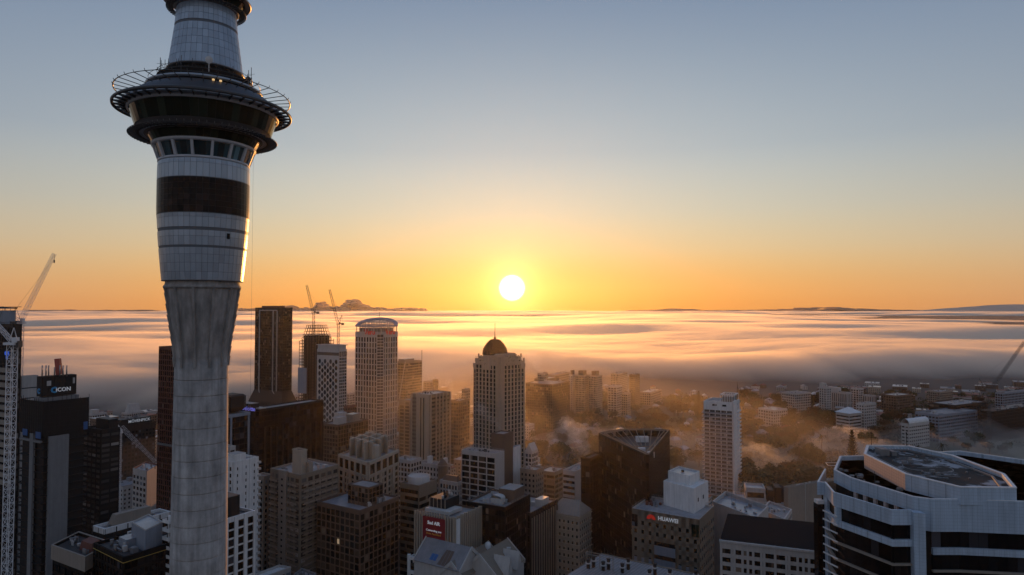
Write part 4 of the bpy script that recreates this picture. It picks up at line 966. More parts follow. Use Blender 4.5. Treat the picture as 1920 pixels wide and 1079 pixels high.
for u,v,h in ((.3,.12,1.5),(.5,.12,1.8),(.9,.35,1.5),(.9,.5,1.8),(.05,.3,1.2),(.2,.14,6.6),(.4,.14,6.5),(.88,.4,6.6),(.88,.7,6.8)):
    bm=bmesh.new();p=sub_poly(P,u,u,v,v)[0];rr=random.Random(int(u*97+v*31))
    M=MB()
    for k in range(40):
        q=Vector((p.x+rr.gauss(0,1.3),p.y+rr.gauss(0,1.3),z+h+rr.uniform(0,1.6)));s=.5
        M.face([q+Vector((rr.uniform(-s,s),rr.uniform(-s,s),rr.uniform(-s,s))) for _ in range(3)])
    t.part('roof_garden',M,['foliage_brown'],'stuff');bm.free()
pr=[];D_=540;dc=WD(928,665,D_);rr0=22.8/F*D_;zd=dc.z;dc=Vector((dc.x,dc.y));N2=28;M=MB();hd=WD(928,636.5,D_).z-zd
M.prism([(dc.x+rr0*1.02*math.cos(6.283*i/8+.39),dc.y+rr0*1.02*math.sin(6.283*i/8+.39)) for i in range(8)],z-2,zd);t.part('dome_drum',M,[SH]);M=MB()
pf=[(0,1),(.14,.985),(.28,.95),(.41,.875),(.52,.79),(.63,.70),(.73,.60),(.82,.49),(.9,.36),(.97,.2)]
for k,(h_,r_) in enumerate(pf):
    h2=pf[k+1][0] if k<9 else 1.0;pr+=[(rr0*r_,zd+hd*h_),(rr0*r_,zd+hd*(h2-.02)),(rr0*r_-.35,zd+hd*h2)]
pr.append((.1,zd+hd+.2));M.lathe((dc.x,dc.y),pr,N2,sm=False);t.part('dome',M,['darkbrown']);rb=MB()
for k,(h_,r_) in enumerate(pf[:-1]):rb.bar((rr0*r_,0,zd+hd*h_),(rr0*r_,0,zd+hd*(pf[k+1][0])+.3),.3)
rbd=rb.data('dome_rib',['darkbrown'])
for i in range(N2):link('dome_rib',rbd,t.e,Vector((dc.x,dc.y,0))-t.o,6.283*i/N2)
M=MB();zs=WD(928,606,D_).z;M.lathe((dc.x,dc.y),[(1.3,zd+hd),(.9,zd+hd+1.2),(.4,zd+hd+2.4),(.24,zd+hd+5),(.12,zs)],8);t.part('spire',M,['darkbrown'])
t.flush()
# --- office with lift core in front of the domed tower
P,z=corner(866,929,945,851,430);t=T_('white framed office slab with tall brown lift core and wet roof',P)
block(t,P,0,z,'offwhite','roof_wet',dict(bw=7,fh=3.7,pier=.10,span=.2,gl='glass_brown',pp=.5,sub=4,top=2.2),dict(none=1))
Q,zq=corner(921,944,962,817,446);bbox(t,'lift_core',Q,0,zq,'brown','roof_wet');M=MB();M.ring(Q,.5,zq,zq+.8);t.part('core_parapet',M,['brown'])
Q,zq=corner(955,961,976,840,458);bbox(t,'white_slab',Q,0,zq,'white','roof_wet');clutter(t,P,z-1,5,71,.8,('charcoal','grey'));rail(t,P,z,1.1);t.flush()
# --- finned block with the red billboard
P,z=corner(780,852,900,975,330);t=T_('fluted pale block carrying a tall red advertising billboard',P)
block(t,P,0,z,'brown','roof_grey',dict(bw=1.7,fh=60,pier=.0,span=.02,none=1),dict(bw=1.7,fh=60,pier=.0,span=.02,none=1),par=False)
for i in (0,1):
    d,n,ln,m=facing(P[i],P[i+1],t.c);k=int(ln/1.55)
    for j in range(k+1):
        u=j*ln/k
        if i==0 and .22<u/ln<.80:continue
        M=MB();M.fbox(P[i],d,n,u-.33,u+.33,.2,1.1,0,z+1.2+(j%2)*.4);t.part('fin',M,['cream'])
M=MB();M.fbox(P[1],*facing(P[1],P[2],t.c)[:2],.0,3.0,.3,1.3,0,z);t.part('corner_panel',M,['white'])
d,n,ln,m=facing(P[0],P[1],t.c);b0,b1=ln*.22,ln*.80;zt=z-.6;zb=zt-15
M=MB();M.fbox(P[0],d,n,b0,b1,.2,1.2,zb,zt);t.part('billboard',M,['board_red'])
cx=(b0+b1)/2
def bt(s_,sz,m_,dz,bold=.02,name='lettering'):
    p=P[0]+d*cx+n*1.3;sign(t,s_,sz,m_,(p.x,p.y,zt+dz),d,name,bold)
bt('Sud AIR',2.3,'sign_white',-2.6,.04);bt('Connecting you',1.45,'sign_white',-6.2,.0);bt('from Auckland',1.45,'sign_orange',-7.8,.0)
M=MB();p=P[0]+d*cx+n*1.3
pts=[(-3.6,-.2),(-2.2,-.7),(2.4,-.6),(3.5,0),(2.6,.6),(-1.8,.5),(-3.4,1.1)]
M.face([(*(p+d*x),zt-11.4+y) for x,y in pts]);M.face([(*(p+d*x+n*.02),zt-11.4+y) for x,y in ((-.8,-.3),(.6,-.3),(-1.4,-1.6),(-2.2,-1.6))]);t.part('plane_picture',M,['offwhite'])
for k in range(9):
    M=MB();u=b0+(b1-b0)*(k+.5)/9;M.fbox(P[0],d,n,u-.28,u+.28,.3,1.0,zt+.2,zt+2.4);t.part('fin',M,['cream'])
Q,zq=corner(797,842,866,961,338);M=MB();M.prism(Q,zq-1.6,zq);t.part('roof_canopy',M,['offwhite']);bbox(t,'canopy_wall',inset(Q,1.2),z-1,zq-1.6,'darkbrown')
Q2,z2=corner(806,836,861,938,343);bbox(t,'roof_box',Q2,zq,z2,'charcoal','roof_dark')
d2,n2,l2,_=facing(Q2[0],Q2[1],t.c)
for k in range(5):
    M=MB();M.fbox(Q2[0],d2,n2,l2*k/4.2,l2*k/4.2+.25,.05,.35,zq,z2);t.part('mullion',M,['cream'])
clutter(t,Q2,z2,4,81,1.2,('offwhite','charcoal'));clutter(t,sub_poly(P,.0,.2,.0,1),z-1,5,82,1.0);t.flush()
# --- dark pair in the middle foreground
P=poly3((876,940),(947,951.5),(993,927),62);t=T_('large near black office block with railed roof in the centre foreground',P)
block(t,P,0,62,'black','roof_grey',dict(bw=1.9,fh=3.5,pier=.1,span=.2,gl='glass_brown'),dict(bw=1.9,fh=3.5,pier=.1,span=.2,gl='glass_brown'),pmat='brown')
bbox(t,'penthouse',sub_poly(P,.55,.95,.42,.85),61,67.5,'brown','roof_grey');M=MB();q=sub_poly(P,.50,.78,.18,.34);M.prism(q,61,64);c=(q[0]+q[1])/2
for k in range(10):
    a=math.pi*k/10;a2=math.pi*(k+1)/10;L0=q[0];L1=q[1];e_=(L1-L0)/2;g_=q[3]-q[0];mm=(L0+L1)/2
    A=[mm-e_*math.cos(a),mm-e_*math.cos(a2)];M.face([(*A[0],64+1.6*math.sin(a)),(*A[1],64+1.6*math.sin(a2)),(*(A[1]+g_),64+1.6*math.sin(a2)),(*(A[0]+g_),64+1.6*math.sin(a))])
t.part('barrel_vent',M,['offwhite']);clutter(t,P,61,9,91,.9);rail(t,P,62,1.2);mast(t,sub_poly(P,.2,.2,.85,.85)[0],61,67,.08);t.flush()
P,z=corner(925,995,1044,962,362);t=T_('dark office block with close pale vertical ribs right of the black block',P)
block(t,P,0,z,'darkbrown','roof_grey',dict(bw=2.2,fh=3.5,pier=.3,span=.12,gl='glass_brown',pp=.6,sp=.15),dict(bw=2.0,fh=3.5,pier=.34,span=.12,gl='glass_brown',pp=.6,sp=.15,top=1.6),pmat='brown')
d,n,ln,m=facing(P[1],P[2],t.c)
for k in range(12):
    M=MB();u=ln*k/11;M.fbox(P[1],d,n,max(0,u-.32),min(ln,u+.32),.55,1.0,0,z-2.6);t.part('rib',M,['beige'])
Q,zq=corner(1003,1016,1029,938,375);bbox(t,'roof_unit',Q,z-1,zq,'offwhite','roof_wet');clutter(t,P,z-1,5,95);t.flush()
# --- heritage building
P,z=corner(1030,1086,1108,969,379);t=T_('pale stone building with grey hipped roof and moulded storeys',P,'office_building')
block(t,P,0,z,'cream','roof_grey',dict(bw=2.6,fh=3.7,pier=.62,span=.5,gl='glass_brown',pp=.2),dict(bw=2.6,fh=3.7,pier=.62,span=.5,gl='glass_brown',pp=.2),par=False)
M=MB();Q=inset(P,-.6)
for k in range(9):M.ring(Q,.9,z-1-k*3.7-.4,z-1-k*3.7+.1)
t.part('cornice',M,['cream'])
M=MB();a,b=(Q[0]+Q[3])/2,(Q[1]+Q[2])/2;e_=(b-a);zr=z+6.5;ra=a+e_*.25;rb=b-e_*.2
for f in ([(*Q[0],z),(*Q[1],z),(*rb,zr),(*ra,zr)],[(*Q[1],z),(*Q[2],z),(*rb,zr)],[(*Q[2],z),(*Q[3],z),(*ra,zr),(*rb,zr)],[(*Q[3],z),(*Q[0],z),(*ra,zr)]):M.face(f)
t.part('hipped_roof',M,['beige']);M=MB()
for k in range(9):
    s0=Q[0].lerp(Q[1],(k+.5)/9);s1=ra.lerp(rb,(k+.5)/9);M.bar((*s0,z+.15),(*s1,zr+.12),.1)
t.part('roof_seam',M,['grey']);t.flush()
P,z=corner(1056,1078,1115,884,480);t=T_('white blank walled building with dark window bands behind the stone building',P,'office_building')
block(t,P,0,z,'offwhite','roof_grey',dict(bw=12,fh=3.9,pier=.02,span=.52,gl='glass_brown',sub=4),dict(none=1));clutter(t,P,z-1,4,97);t.flush()
P,z=corner(1010,1040,1061,886,520);t=T_('low brown glass banded building left of the white blank wall',P,'office_building')
block(t,P,0,z,'tan','roof_wet',dict(bw=6,fh=3.7,pier=.04,span=.42,gl='glass_brown'),dict(bw=6,fh=3.7,pier=.04,span=.42,gl='glass_brown'));clutter(t,P,z-1,4,98);t.flush()
# --- dark curved tower with fan shaped open roof
A0,C0,B0=[WZ(*p,80).xy for p in ((1123,812),(1215,854),(1255,806))]
def arc(a,b,k,h):
    m=(a+b)/2;d=(b-a);n=Vector((d.y,-d.x)).normalized();
    if n.dot(m)<0:n=-n
    return [a.lerp(b,i/k)+n*h*math.sin(math.pi*i/k) for i in range(1,k)]
back=arc(B0,A0,10,10)
nc=(C0-(A0+B0)/2).normalized();tip=[C0+(A0-C0).normalized()*7,C0+(A0-C0).normalized()*2.5+nc*.6,C0+(B0-C0).normalized()*2.5+nc*.6,C0+(B0-C0).normalized()*7]
P=[A0]+tip+[B0]+back;t=T_('near black fan shaped tower with open railed roof trusses',P)
cc=t.c;W=MB();W.prism(P,0,74.5)
for i in range(len(P)):facade(t,W,P[i],P[(i+1)%len(P)],cc,0,80,bw=2.6,fh=3.5,pier=.07,span=.12,gl='glass_brown',pp=.22,sp=.16,top=.8,minpx=8.5)
t.part('wall',W,['black']);M=MB();M.prism(inset(P,.5),74.6,75);t.part('roof',M,['roof_dark'])
M=MB();M.ring(P,.5,79.2,80.2);M.ring(inset(P,2.6),.3,79.3,79.9);t.part('roof_rim',M,['tan'])
M=MB();fo=C0.lerp((A0+B0)/2,.22)
bk=[B0]+back+[A0]
for k in range(1,len(bk)-1):
    tgt=bk[k];s=C0.lerp(tgt,.42);M=MB();M.bar((*s,77.8),(*tgt,79.6),.2);M.bar((*s,74.8),(*s,77.8),.15);t.part('roof_truss',M,['beige'])
M=MB();mid=[C0.lerp(q,.42) for q in bk]
for a,b in zip(mid,mid[1:]):M.bar((*a,77.8),(*b,77.8),.2)
t.part('inner_ring',M,['brown'])
for u,v,h in ((.25,.1,3.2),(.3,-.12,2.6),(.42,.0,3)):
    c=C0.lerp((A0+B0)/2,u)+(B0-A0).normalized()*v*40;M=MB();M.box(c.x-2,c.y-1.5,74.8,c.x+2,c.y+1.5,74.8+h);t.part('roof_unit',M,['white'])
c=C0.lerp((A0+B0)/2,.85)+(B0-A0)*.08;M=MB();M.box(c.x-4,c.y-1.5,74.8,c.x+4,c.y+1.5,78.5);t.part('plant_room',M,['white']);t.flush()
P,z=corner(1090,1106,1130,860,432);t=T_('narrow dark wing against the left side of the fan shaped tower',P);block(t,P,0,z,'black','roof_dark',dict(bw=2.6,fh=3.5,pier=.07,span=.12,gl='glass_brown'));t.flush()
# --- office with red flower logo
P=poly3((1185,953),(1311,974.5),(1338,949),55);t=T_('tan office block with white lettering and stained white penthouse',P)
ST_=dict(bw=4.1,fh=4.6,pier=.62,span=.55,gl='glass_brown',top=3.2,sp=.12,pp=.12,minpx=8)
block(t,P,0,55,'tan','roof_wet',dict(ST_,skip=lambda i,j,nx,nf:(nx*.33<i+.5<nx*.66 and j>=2)),dict(ST_,bw=3.4,pier=.45),pmat='offwhite')
d,n,ln,m=facing(P[0],P[1],t.c)
for u0,u1 in ((.0,.09),(.89,1.0)):
    for a in range(2):
        for b in range(2):
            M=MB();w=(u1-u0)*ln/2;M.fbox(P[0],d,n,ln*u0+w*a+.08,ln*u0+w*(a+1)-.08,.1,.35,50.2-2.2*b-2,50.2+2-2.2*b-.1);t.part('corner_window',M,['glass_blue' if u0==0 else 'glass_green'])
for k in range(7):
    z0=40-k*6.8;M=MB();M.fbox(P[0],d,n,ln*.345,ln*.655,.12,.3,z0-1.9,z0);t.part('dark_band',M,['black'])
    M=MB();M.fbox(P[0],d,n,ln*.345,ln*.655,.12,.5,z0-6.6,z0-2.1);t.part('pale_panel',M,['bluegrey'])
for i in range(9):
    if 3<=i<=5:continue
    for j in range(3):
        M=MB();M.fbox(P[0],d,n,ln*(i+.5)/9.0-.75,ln*(i+.5)/9.0+.75,.12,.3,28.7-j*4.6-1.0,31.4-j*4.6-1.2);t.part('pale_panel',M,['bluegrey'])
p=P[0]+d*ln*.555+n*.55;sign(t,'HUAWEI',2.8,'sign_white',(p.x,p.y,52.2),d,bold=.07)
M=MB();p=P[0]+d*ln*.30+n*.5
for k in range(8):
    a=math.pi*(k+.5)/8;ux,uz=math.cos(a),math.sin(a);M.face([(*(p+d*(ux*.4)),51.0+uz*.4),(*(p+d*(ux*2.0+uz*.55)),51.0+uz*2.0-ux*.55),(*(p+d*(ux*2.7)),51.0+uz*2.7),(*(p+d*(ux*2.0-uz*.55)),51.0+uz*2.0+ux*.55)])
t.part('flower_logo',M,['sign_red'])
Q=[WZ(x,y,66).xy for x,y in ((1244,905),(1301,920),(1328,905))];Q.append(Q[0]+Q[2]-Q[1])
M=MB();M.prism(Q,54,66);t.part('penthouse',M,['white']);M=MB();M.ring(Q,.4,66,67);t.part('penthouse_parapet',M,['white'])
Q3=sub_poly(Q,.0,.72,.3,1);bbox(t,'tank_room',Q3,66,70.5,'white','roof_wet');M=MB();M.ring(Q3,.35,70.5,71.2);t.part('tank_room_parapet',M,['white'])
M=MB();c=sub_poly(Q3,.45,.45,.5,.5)[0];M.bar((c.x,c.y,70.6),(c.x,c.y,71.4),.8,0,12);t.part('vent',M,['black'])
d2,n2,l2,_=facing(Q[0],Q[1],t.c)
for k,u in enumerate((.15,.3,.5,.72,.85)):
    M=MB();M.fbox(Q[0],d2,n2,l2*u,l2*u+.28,.03,.3,56,65);t.part('drain_pipe',M,['grey'])
d2,n2,l2,_=facing(Q[1],Q[2],t.c)
for u in (.25,.6):
    M=MB();M.fbox(Q[1],d2,n2,l2*u,l2*u+1.2,.03,.12,59,61);t.part('penthouse_window',M,['black'])
clutter(t,sub_poly(P,.0,.35,.3,.95),54,8,101,1.0,('redbrown','steel','grey'));rail(t,P,55,1.1);t.flush()
# --- pale roofs right of it
P=poly3((1336,940),(1418,971),(1440,949),50);t=T_('pale flat roof with deep parapet and puddled deck',P,'office_building')
block(t,P,0,50,'offwhite','roof_wet',dict(none=1),dict(none=1),parapet=2.2);clutter(t,P,48,5,103,.7);t.flush()
P=poly3((1428,956),(1471,973),(1484,955),45);t=T_('small pale rooftop with grey deck right of the puddled roof',P,'office_building');block(t,P,0,45,'offwhite','roof_grey',dict(bw=3,fh=3.4));clutter(t,P,44,4,104);t.flush()
P,z=corner(1376,1473,1482,929,470,a=14);t=T_('long low white building at the foot of the balcony tower',P,'office_building')
block(t,P,0,z,'offwhite','roof_wet',dict(bw=3.4,fh=4.2,pier=.25,span=.4,top=2.2,gl='glass_brown'));
Q=sub_poly(P,.2,.55,.2,.8);block(t,Q,z-1,z+8,'offwhite','roof_wet',dict(bw=8,fh=5,pier=.1,span=.3,gl='glass_brown',top=1.5),wname='upper_storey',rname='upper_roof')
for u,h in ((.60,7),(.74,9)):bbox(t,'plant_room',sub_poly(P,u,u+.11,.3,.8),z-1,z+h,'darkbrown')
M=MB();c=sub_poly(P,.86,.86,.5,.5)[0];M.lathe((c.x,c.y),[(4,z-1),(4,z+5),(3.2,z+7.6),(1.6,z+9),(.1,z+9.4)],20);t.part('dome',M,['charcoal'])
clutter(t,P,z-1,6,105);t.flush()
P,z=corner(1470,1477,1570,914,430,a=62);t=T_('plain taupe windowless wall left of the white tiled building',P,'office_building')
block(t,P,0,z,'beige','roof_wet',dict(none=1),dict(none=1));d,n,ln,m=facing(P[1],P[2],t.c);M=MB();M.fbox(P[1],d,n,ln*.33,ln*.33+.35,.2,.4,0,z);t.part('downpipe',M,['offwhite']);clutter(t,P,z-1,7,106,.8);t.flush()
L_,R_=WZ(1352,1010,59.5),WZ(1560,1034,59.5);TL,TR=WZ(1371,958,66),WZ(1570,986,66)
e_=(R_-L_).xy;dpt=(TL.xy-L_.xy)
P=[L_.xy,R_.xy,R_.xy+dpt,L_.xy+dpt];t=T_('white office building under a steep plain black roof',P,'office_building')
c=t.c;W=MB();W.prism(P,0,58.4)
for i in range(4):
    facade(t,W,P[i],P[(i+1)%4],c,0,59,bw=4.6 if i%2==0 else 4,fh=3.7,pier=.22,span=.45,gl='glass_brown',top=2.0,sub=3,minpx=8)
t.part('wall',W,['offwhite']);M=MB()
a,b,cc_,dd_=[Vector((*p,58.6)) for p in inset(P,-.5)];up=Vector((0,0,7.4));r0=a.lerp(dd_,.75)+up;r1=b.lerp(cc_,.75)+up
M.face([a,b,r1,r0]);M.face([b,cc_,r1]);M.face([cc_,dd_,r0,r1]);M.face([dd_,a,r0]);M.face([a,dd_,cc_,b]);t.part('roof',M,['black'])
M=MB();M.ring(inset(P,-.7),.5,58.0,58.9);t.part('gutter',M,['offwhite'])
d,n,ln,m=facing(P[0],P[1],c)
for k in range(9):
    M=MB();M.fbox(P[0],d,n,ln*k/8-.5,ln*k/8+.5,.3,.6,0,57.9);t.part('pilaster',M,['offwhite'])
M=MB();p=WZ(1494,1000,62);M.box(p.x-1.8,p.y-1,60,p.x+1.8,p.y+1.5,63.2);t.part('chimney',M,['charcoal']);t.flush()
# --- tall white balcony tower
P,z=corner(1320,1373,1386,755,585);t=T_('slender white apartment tower with balconies on every floor',P)
block(t,P,0,z,'white','roof_grey',dict(bw=4.6,fh=3.3,pier=.12,span=.16,gl='curtain',sub=2,top=7),dict(bw=5,fh=3.3,pier=.6,span=.4,gl='curtain'))
d,n,ln,m=facing(P[0],P[1],t.c);d2,n2,l2,_=facing(P[1],P[2],t.c)
M=MB();M.fbox(P[1],d2,n2,0,l2*.45,.3,1.2,0,z+1);t.part('edge_wall',M,['white'])
for k in range(int((z-8)/3.3)):
    zz=z-10.2-k*3.3;M=MB();M.fbox(P[0],d,n,-1.6,ln+.2,.3,1.7,zz-.25,zz);M.fbox(P[0],d,n,-1.6,ln+.2,1.6,1.66,zz,zz+.9,1);M.fbox(P[0],d,n,-1.6,ln+.2,1.58,1.7,zz+.9,zz+1.0);M.fbox(P[0],d,n,-1.6,-1.5,-6,1.6,zz,zz+1.0);M.fbox(P[0],d,n,-1.6,-.02,-6,.3,zz-.25,zz);t.part('balcony',M,['white','bluegrey'])
    M=MB();M.fbox(P[1],d2,n2,l2*.5,l2+1.8,.2,1.4,zz-.25,zz+.9);t.part('side_balcony',M,['white'])
M=MB();M.fbox(P[0],d,n,ln*.3,ln*.45,.15,.35,z-4,z-2.4);M.fbox(P[0],d,n,ln*.65,ln*.8,.15,.35,z-4,z-2.4);t.part('vent_slot',M,['black'])
Q=sub_poly(P,.5,1,.3,.9);M=MB()
for k in range(7):
    for v in (.3,.9):
        p=sub_poly(P,.5+.5*k/6,.6,v,v)[0];M.bar((p.x,p.y,z-1),(p.x,p.y,z+5),.25)
M.ring(Q,.7,z+5,z+5.8);t.part('roof_pergola',M,['white']);bbox(t,'lift_room',inset(Q,1),z-1,z+3.6,'beige');t.flush()
# ================================================================ WHITE TILED BUILDING, NEAR RIGHT
def gridlines(mn,pz=.85,pu=.9,lw=.07,k=.45):
    m=MAT[mn];t=m.node_tree;b=t.nodes['Principled BSDF'];src=b.inputs['Base Color'].links[0].from_socket
    g=t.nodes.new('ShaderNodeNewGeometry');s=t.nodes.new('ShaderNodeSeparateXYZ');t.links.new(g.outputs['Position'],s.inputs[0])
    def ma(op,a,c,d=None):
        n=t.nodes.new('ShaderNodeMath');n.operation=op
        for i,v in enumerate((a,c,d)):
            if v is None:continue
            if isinstance(v,(int,float)):n.inputs[i].default_value=v
            else:t.links.new(v,n.inputs[i])
        return n.outputs[0]
    fz=ma('LESS_THAN',ma('FRACT',ma('DIVIDE',s.outputs[2],pz),0),lw)
    hu=ma('ADD',ma('MULTIPLY',s.outputs[0],.83),ma('MULTIPLY',s.outputs[1],.56))
    fu=ma('LESS_THAN',ma('FRACT',ma('DIVIDE',hu,pu),0),lw);j=ma('MAXIMUM',fz,fu)
    v=t.nodes.new('ShaderNodeVectorMath');v.operation='SCALE';t.links.new(src,v.inputs[0]);t.links.new(ma('MULTIPLY_ADD',j,-k,1.0),v.inputs[3]);t.links.new(v.outputs[0],b.inputs['Base Color'])
gridlines('white_tile',lw=.06,k=.35);gridlines('warmlit_tile')
ms=mat('roof_stain',(.022,.019,.018),.8,0,.2,.5,spec=.25);t_=ms.node_tree;b_=t_.nodes['Principled BSDF'];src=b_.inputs['Base Color'].links[0].from_socket
n_=t_.nodes.new('ShaderNodeTexNoise');n_.inputs['Scale'].default_value=.16;n_.inputs['Detail'].default_value=6;n_.inputs['Roughness'].default_value=.62;g_=t_.nodes.new('ShaderNodeNewGeometry');t_.links.new(g_.outputs['Position'],n_.inputs['Vector'])
r_=t_.nodes.new('ShaderNodeValToRGB');r_.color_ramp.elements[0].position=.53;r_.color_ramp.elements[1].position=.60;t_.links.new(n_.outputs[0],r_.inputs[0])
x_=t_.nodes.new('ShaderNodeMix');x_.data_type='RGBA';t_.links.new(r_.outputs[0],x_.inputs[0]);t_.links.new(src,x_.inputs[6]);x_.inputs[7].default_value=(.30,.30,.31,1);t_.links.new(x_.outputs[2],b_.inputs['Base Color'])
up_=[(1625,836),(1704,837),(1788,855),(1884,890),(1906,916),(1801,915),(1697,890),(1620,852)];U=[WZ(x,y,115).xy for x,y in up_]
dk=[(1574,858),(1563,884),(1594,899),(1711,935),(1748,940),(1800,940),(1908,944),(2120,952),(2060,885),(1800,848),(1620,857)];DK=[WZ(x,y,111.5).xy for x,y in dk]
lt=[(1546,880),(1532,905),(1546,905.5),(1562,924),(1672,958),(1709,958)];LT=[WZ(x,y,109.2).xy for x,y in lt]
t=T_('white tiled building with faceted flat roof and dark window bands at bottom right',DK)
LB=LT+[DK[4],DK[5],DK[6],DK[7],DK[8],DK[9],DK[10]]
M=MB();M.prism(inset(LB,1.0),0,105.4);t.part('core',M,['black'])
M=MB();M.prism(inset(DK,.6),105,110.6);t.part('upper_core',M,['darkbrown'])
M=MB();M.prism(inset(DK,.4),110.2,110.6);t.part('roof',M,['roof_stain'])
M=MB();M.prism(inset(U,.5),110.6,114.0);t.part('upper_roof',M,['roof_stain'])
def band(poly,i0,i1,z0,z1,w=.8,name='fascia',m='white_tile',off=0):
    q=inset(poly,w);
    for i in range(i0,i1):
        j=(i+1)%len(poly);c=[poly[i],poly[j],q[j],q[i]];A=sum(c[k][0]*c[(k+1)%4][1]-c[(k+1)%4][0]*c[k][1] for k in range(4))
        if A<0:c=c[::-1]
        M=MB();M.hexa([(k[0],k[1],z0) for k in c]+[(k[0],k[1],z1) for k in c]);t.part(name,M,[m])
# upper parapet wall, one side with warm light painted in as a pinkish tile
for i in range(8):band(U,i,i+1,110.7,115,.7,'upper_wall','warmlit_tile' if i==6 else 'white_tile')
M=MB();M.ring(inset(U,-.08),.8,115.0,115.25);t.part('coping',M,['white'])
for k in range(26):   # ribs under the roof edge
    for (a,b) in ((U[0],U[1]),(U[4],U[5])):
        if k<13:
            p=a.lerp(b,(k+.5)/13);c=sum(U,Vector((0,0)))/8;q=p+(c-p).normalized()*2.4;M=MB();M.bar((*p,114.7),(*q,114.1),.12);t.part('roof_rib',M,['white'])
Ui=inset(U,2.6);M=MB();M.ring(Ui,.5,114,114.5);t.part('inner_kerb',M,['grey'])
M=MB();c=sum(U,Vector((0,0)))/8+Vector((-1,0));N_=40
for k in range(N_):
    a=2*math.pi*k/N_;a2=2*math.pi*(k+1)/N_
    M.face([(c.x+r*math.cos(x),c.y+r*math.sin(x),114.012) for r,x in ((6.2,a),(6.5,a),(6.5,a2),(6.2,a2))])
M.face([(c.x-3,c.y-.15,114.016),(c.x+3,c.y-.15,114.016),(c.x+3,c.y+.15,114.016),(c.x-3,c.y+.15,114.016)]);t.part('helipad_marking',M,['grey'])
M=MB();q=WZ(1640,850,114).xy;M.box(q.x,q.y-4,114,q.x+2.6,q.y,116);M.box(q.x+3.2,q.y-4.5,114,q.x+4.6,q.y-1,115.4);t.part('access_hatch',M,['grey'])
for (x,y) in ((1634,836),(1700,837)):
    q=WZ(x,y+.5,115).xy;M=MB();M.bar((*q,115),(*q,119.2),.09,0,6);M.bar((*q,119),(*q,119.6),.22,0,6);t.part('lightning_rod',M,['charcoal'])
# deck parapet and its dark gallery below
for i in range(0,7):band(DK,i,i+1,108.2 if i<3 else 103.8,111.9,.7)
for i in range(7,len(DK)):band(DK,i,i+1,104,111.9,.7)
M=MB();M.ring(inset(DK,.1),.5,111.9,112.05);t.part('coping',M,['white'])
for k in range(6):
    a,b=DK[2],DK[3];p=a.lerp(b,(k+.5)/6);n=(b-a).normalized();M=MB();M.fbox(p,n,Vector((n.y,-n.x)),-.5,.5,-.6,.1,105.6,108.3);t.part('gallery_pier',M,['warmlit_tile'])
# lower terrace fascia and window bands
for i in range(0,5):
    band(LB,i,i+1,105.6,109.4,.5);
for z0,z1,m in ((100.2,101.9,'white_tile'),(95.4,95.9,'beige'),(90.8,91.3,'beige'),(86.2,86.7,'beige'),(81.6,82.1,'beige')):
    for i in range(2,5):band(LB,i,i+1,z0,z1,.8,'spandrel',m)
for z0,z1,m in ((98.0,99.7,'white_tile'),(93.6,94.1,'beige'),(89.0,89.5,'beige'),(84.4,84.9,'beige')):
    for i in range(6,9):band(LB,i,i+1,z0,z1,.8,'spandrel',m)
for z0,z1 in ((101.9,105.5),(96.0,100.1),(91.4,95.3),(86.8,90.7)):
    for i in range(3,5):
        a,b=LB[i],LB[i+1];L_n=(b-a).length;d=(b-a).normalized();n=Vector((d.y,-d.x));k=max(1,round(L_n/2.4))
        if n.dot(-a)<0:n=-n
        for j in range(k):
            t.unit('window',ubox('glass_black'),(*(a+d*(L_n*(j+.5)/k)-n*.75),(z0+z1)/2),math.atan2(d.y,d.x),(L_n/k-.06,.12,z1-z0-.02))
for z0,z1 in ((99.7,103.75),(94.1,98.0),(89.5,93.6)):
    for i in range(6,9):
        a,b=LB[i],LB[i+1];L_n=(b-a).length;d=(b-a).normalized();n=Vector((d.y,-d.x));k=max(1,round(L_n/2.4))
        if n.dot(-a)<0:n=-n
        for j in range(k):
            t.unit('window',ubox('glass_black'),(*(a+d*(L_n*(j+.5)/k)-n*.72),(z0+z1)/2),math.atan2(d.y,d.x),(L_n/k-.06,.12,z1-z0-.02))
a=LT[5];b=DK[3];M=MB();q0=WZ(1709,958,109.2).xy;q1=WZ(1731,960,109.2).xy;M.fbox(q0,(q1-q0).normalized(),Vector((0,-1)),0,(q1-q0).length,-1.6,.9,0,109.0);t.part('column',M,['white_tile'])
q0=WZ(1546,906,109.2).xy;M=MB();M.box(q0.x,q0.y-1.4,0,q0.x+2.0,q0.y+1,105.5);t.part('column',M,['white_tile'])
q0=WZ(1563,926,109.2).xy;M=MB();M.box(q0.x+.4,q0.y-.6,101,q0.x+4.2,q0.y+.6,105.5);t.part('terrace_pier',M,['white_tile'])
for k in range(12):
    z0=103-k*2.3;M=MB();M.hexa([(q0.x-2.2,q0.y+2,z0+.9),(q0.x+.4,q0.y-1.0,z0),(q0.x+.6,q0.y-.7,z0),(q0.x-2,q0.y+2.3,z0+.9),(q0.x-2.2,q0.y+2,z0+1.2),(q0.x+.4,q0.y-1.0,z0+.3),(q0.x+.6,q0.y-.7,z0+.3),(q0.x-2,q0.y+2.3,z0+1.2)]);t.part('louvre',M,['white'])
q0=WZ(1533,905,109.2).xy;M=MB();M.box(q0.x-.3,q0.y-.5,103,q0.x+2.1,q0.y+2,104);t.part('cap',M,['white']);M=MB();M.box(q0.x-.2,q0.y-.3,0,q0.x+2,q0.y+2.5,102.9);t.part('glass_bay',M,['glass_black'])
clutter(t,[DK[1],DK[3],DK[4],DK[0]],110.6,5,120,.35,('charcoal','grey'));rr=random.Random(8)
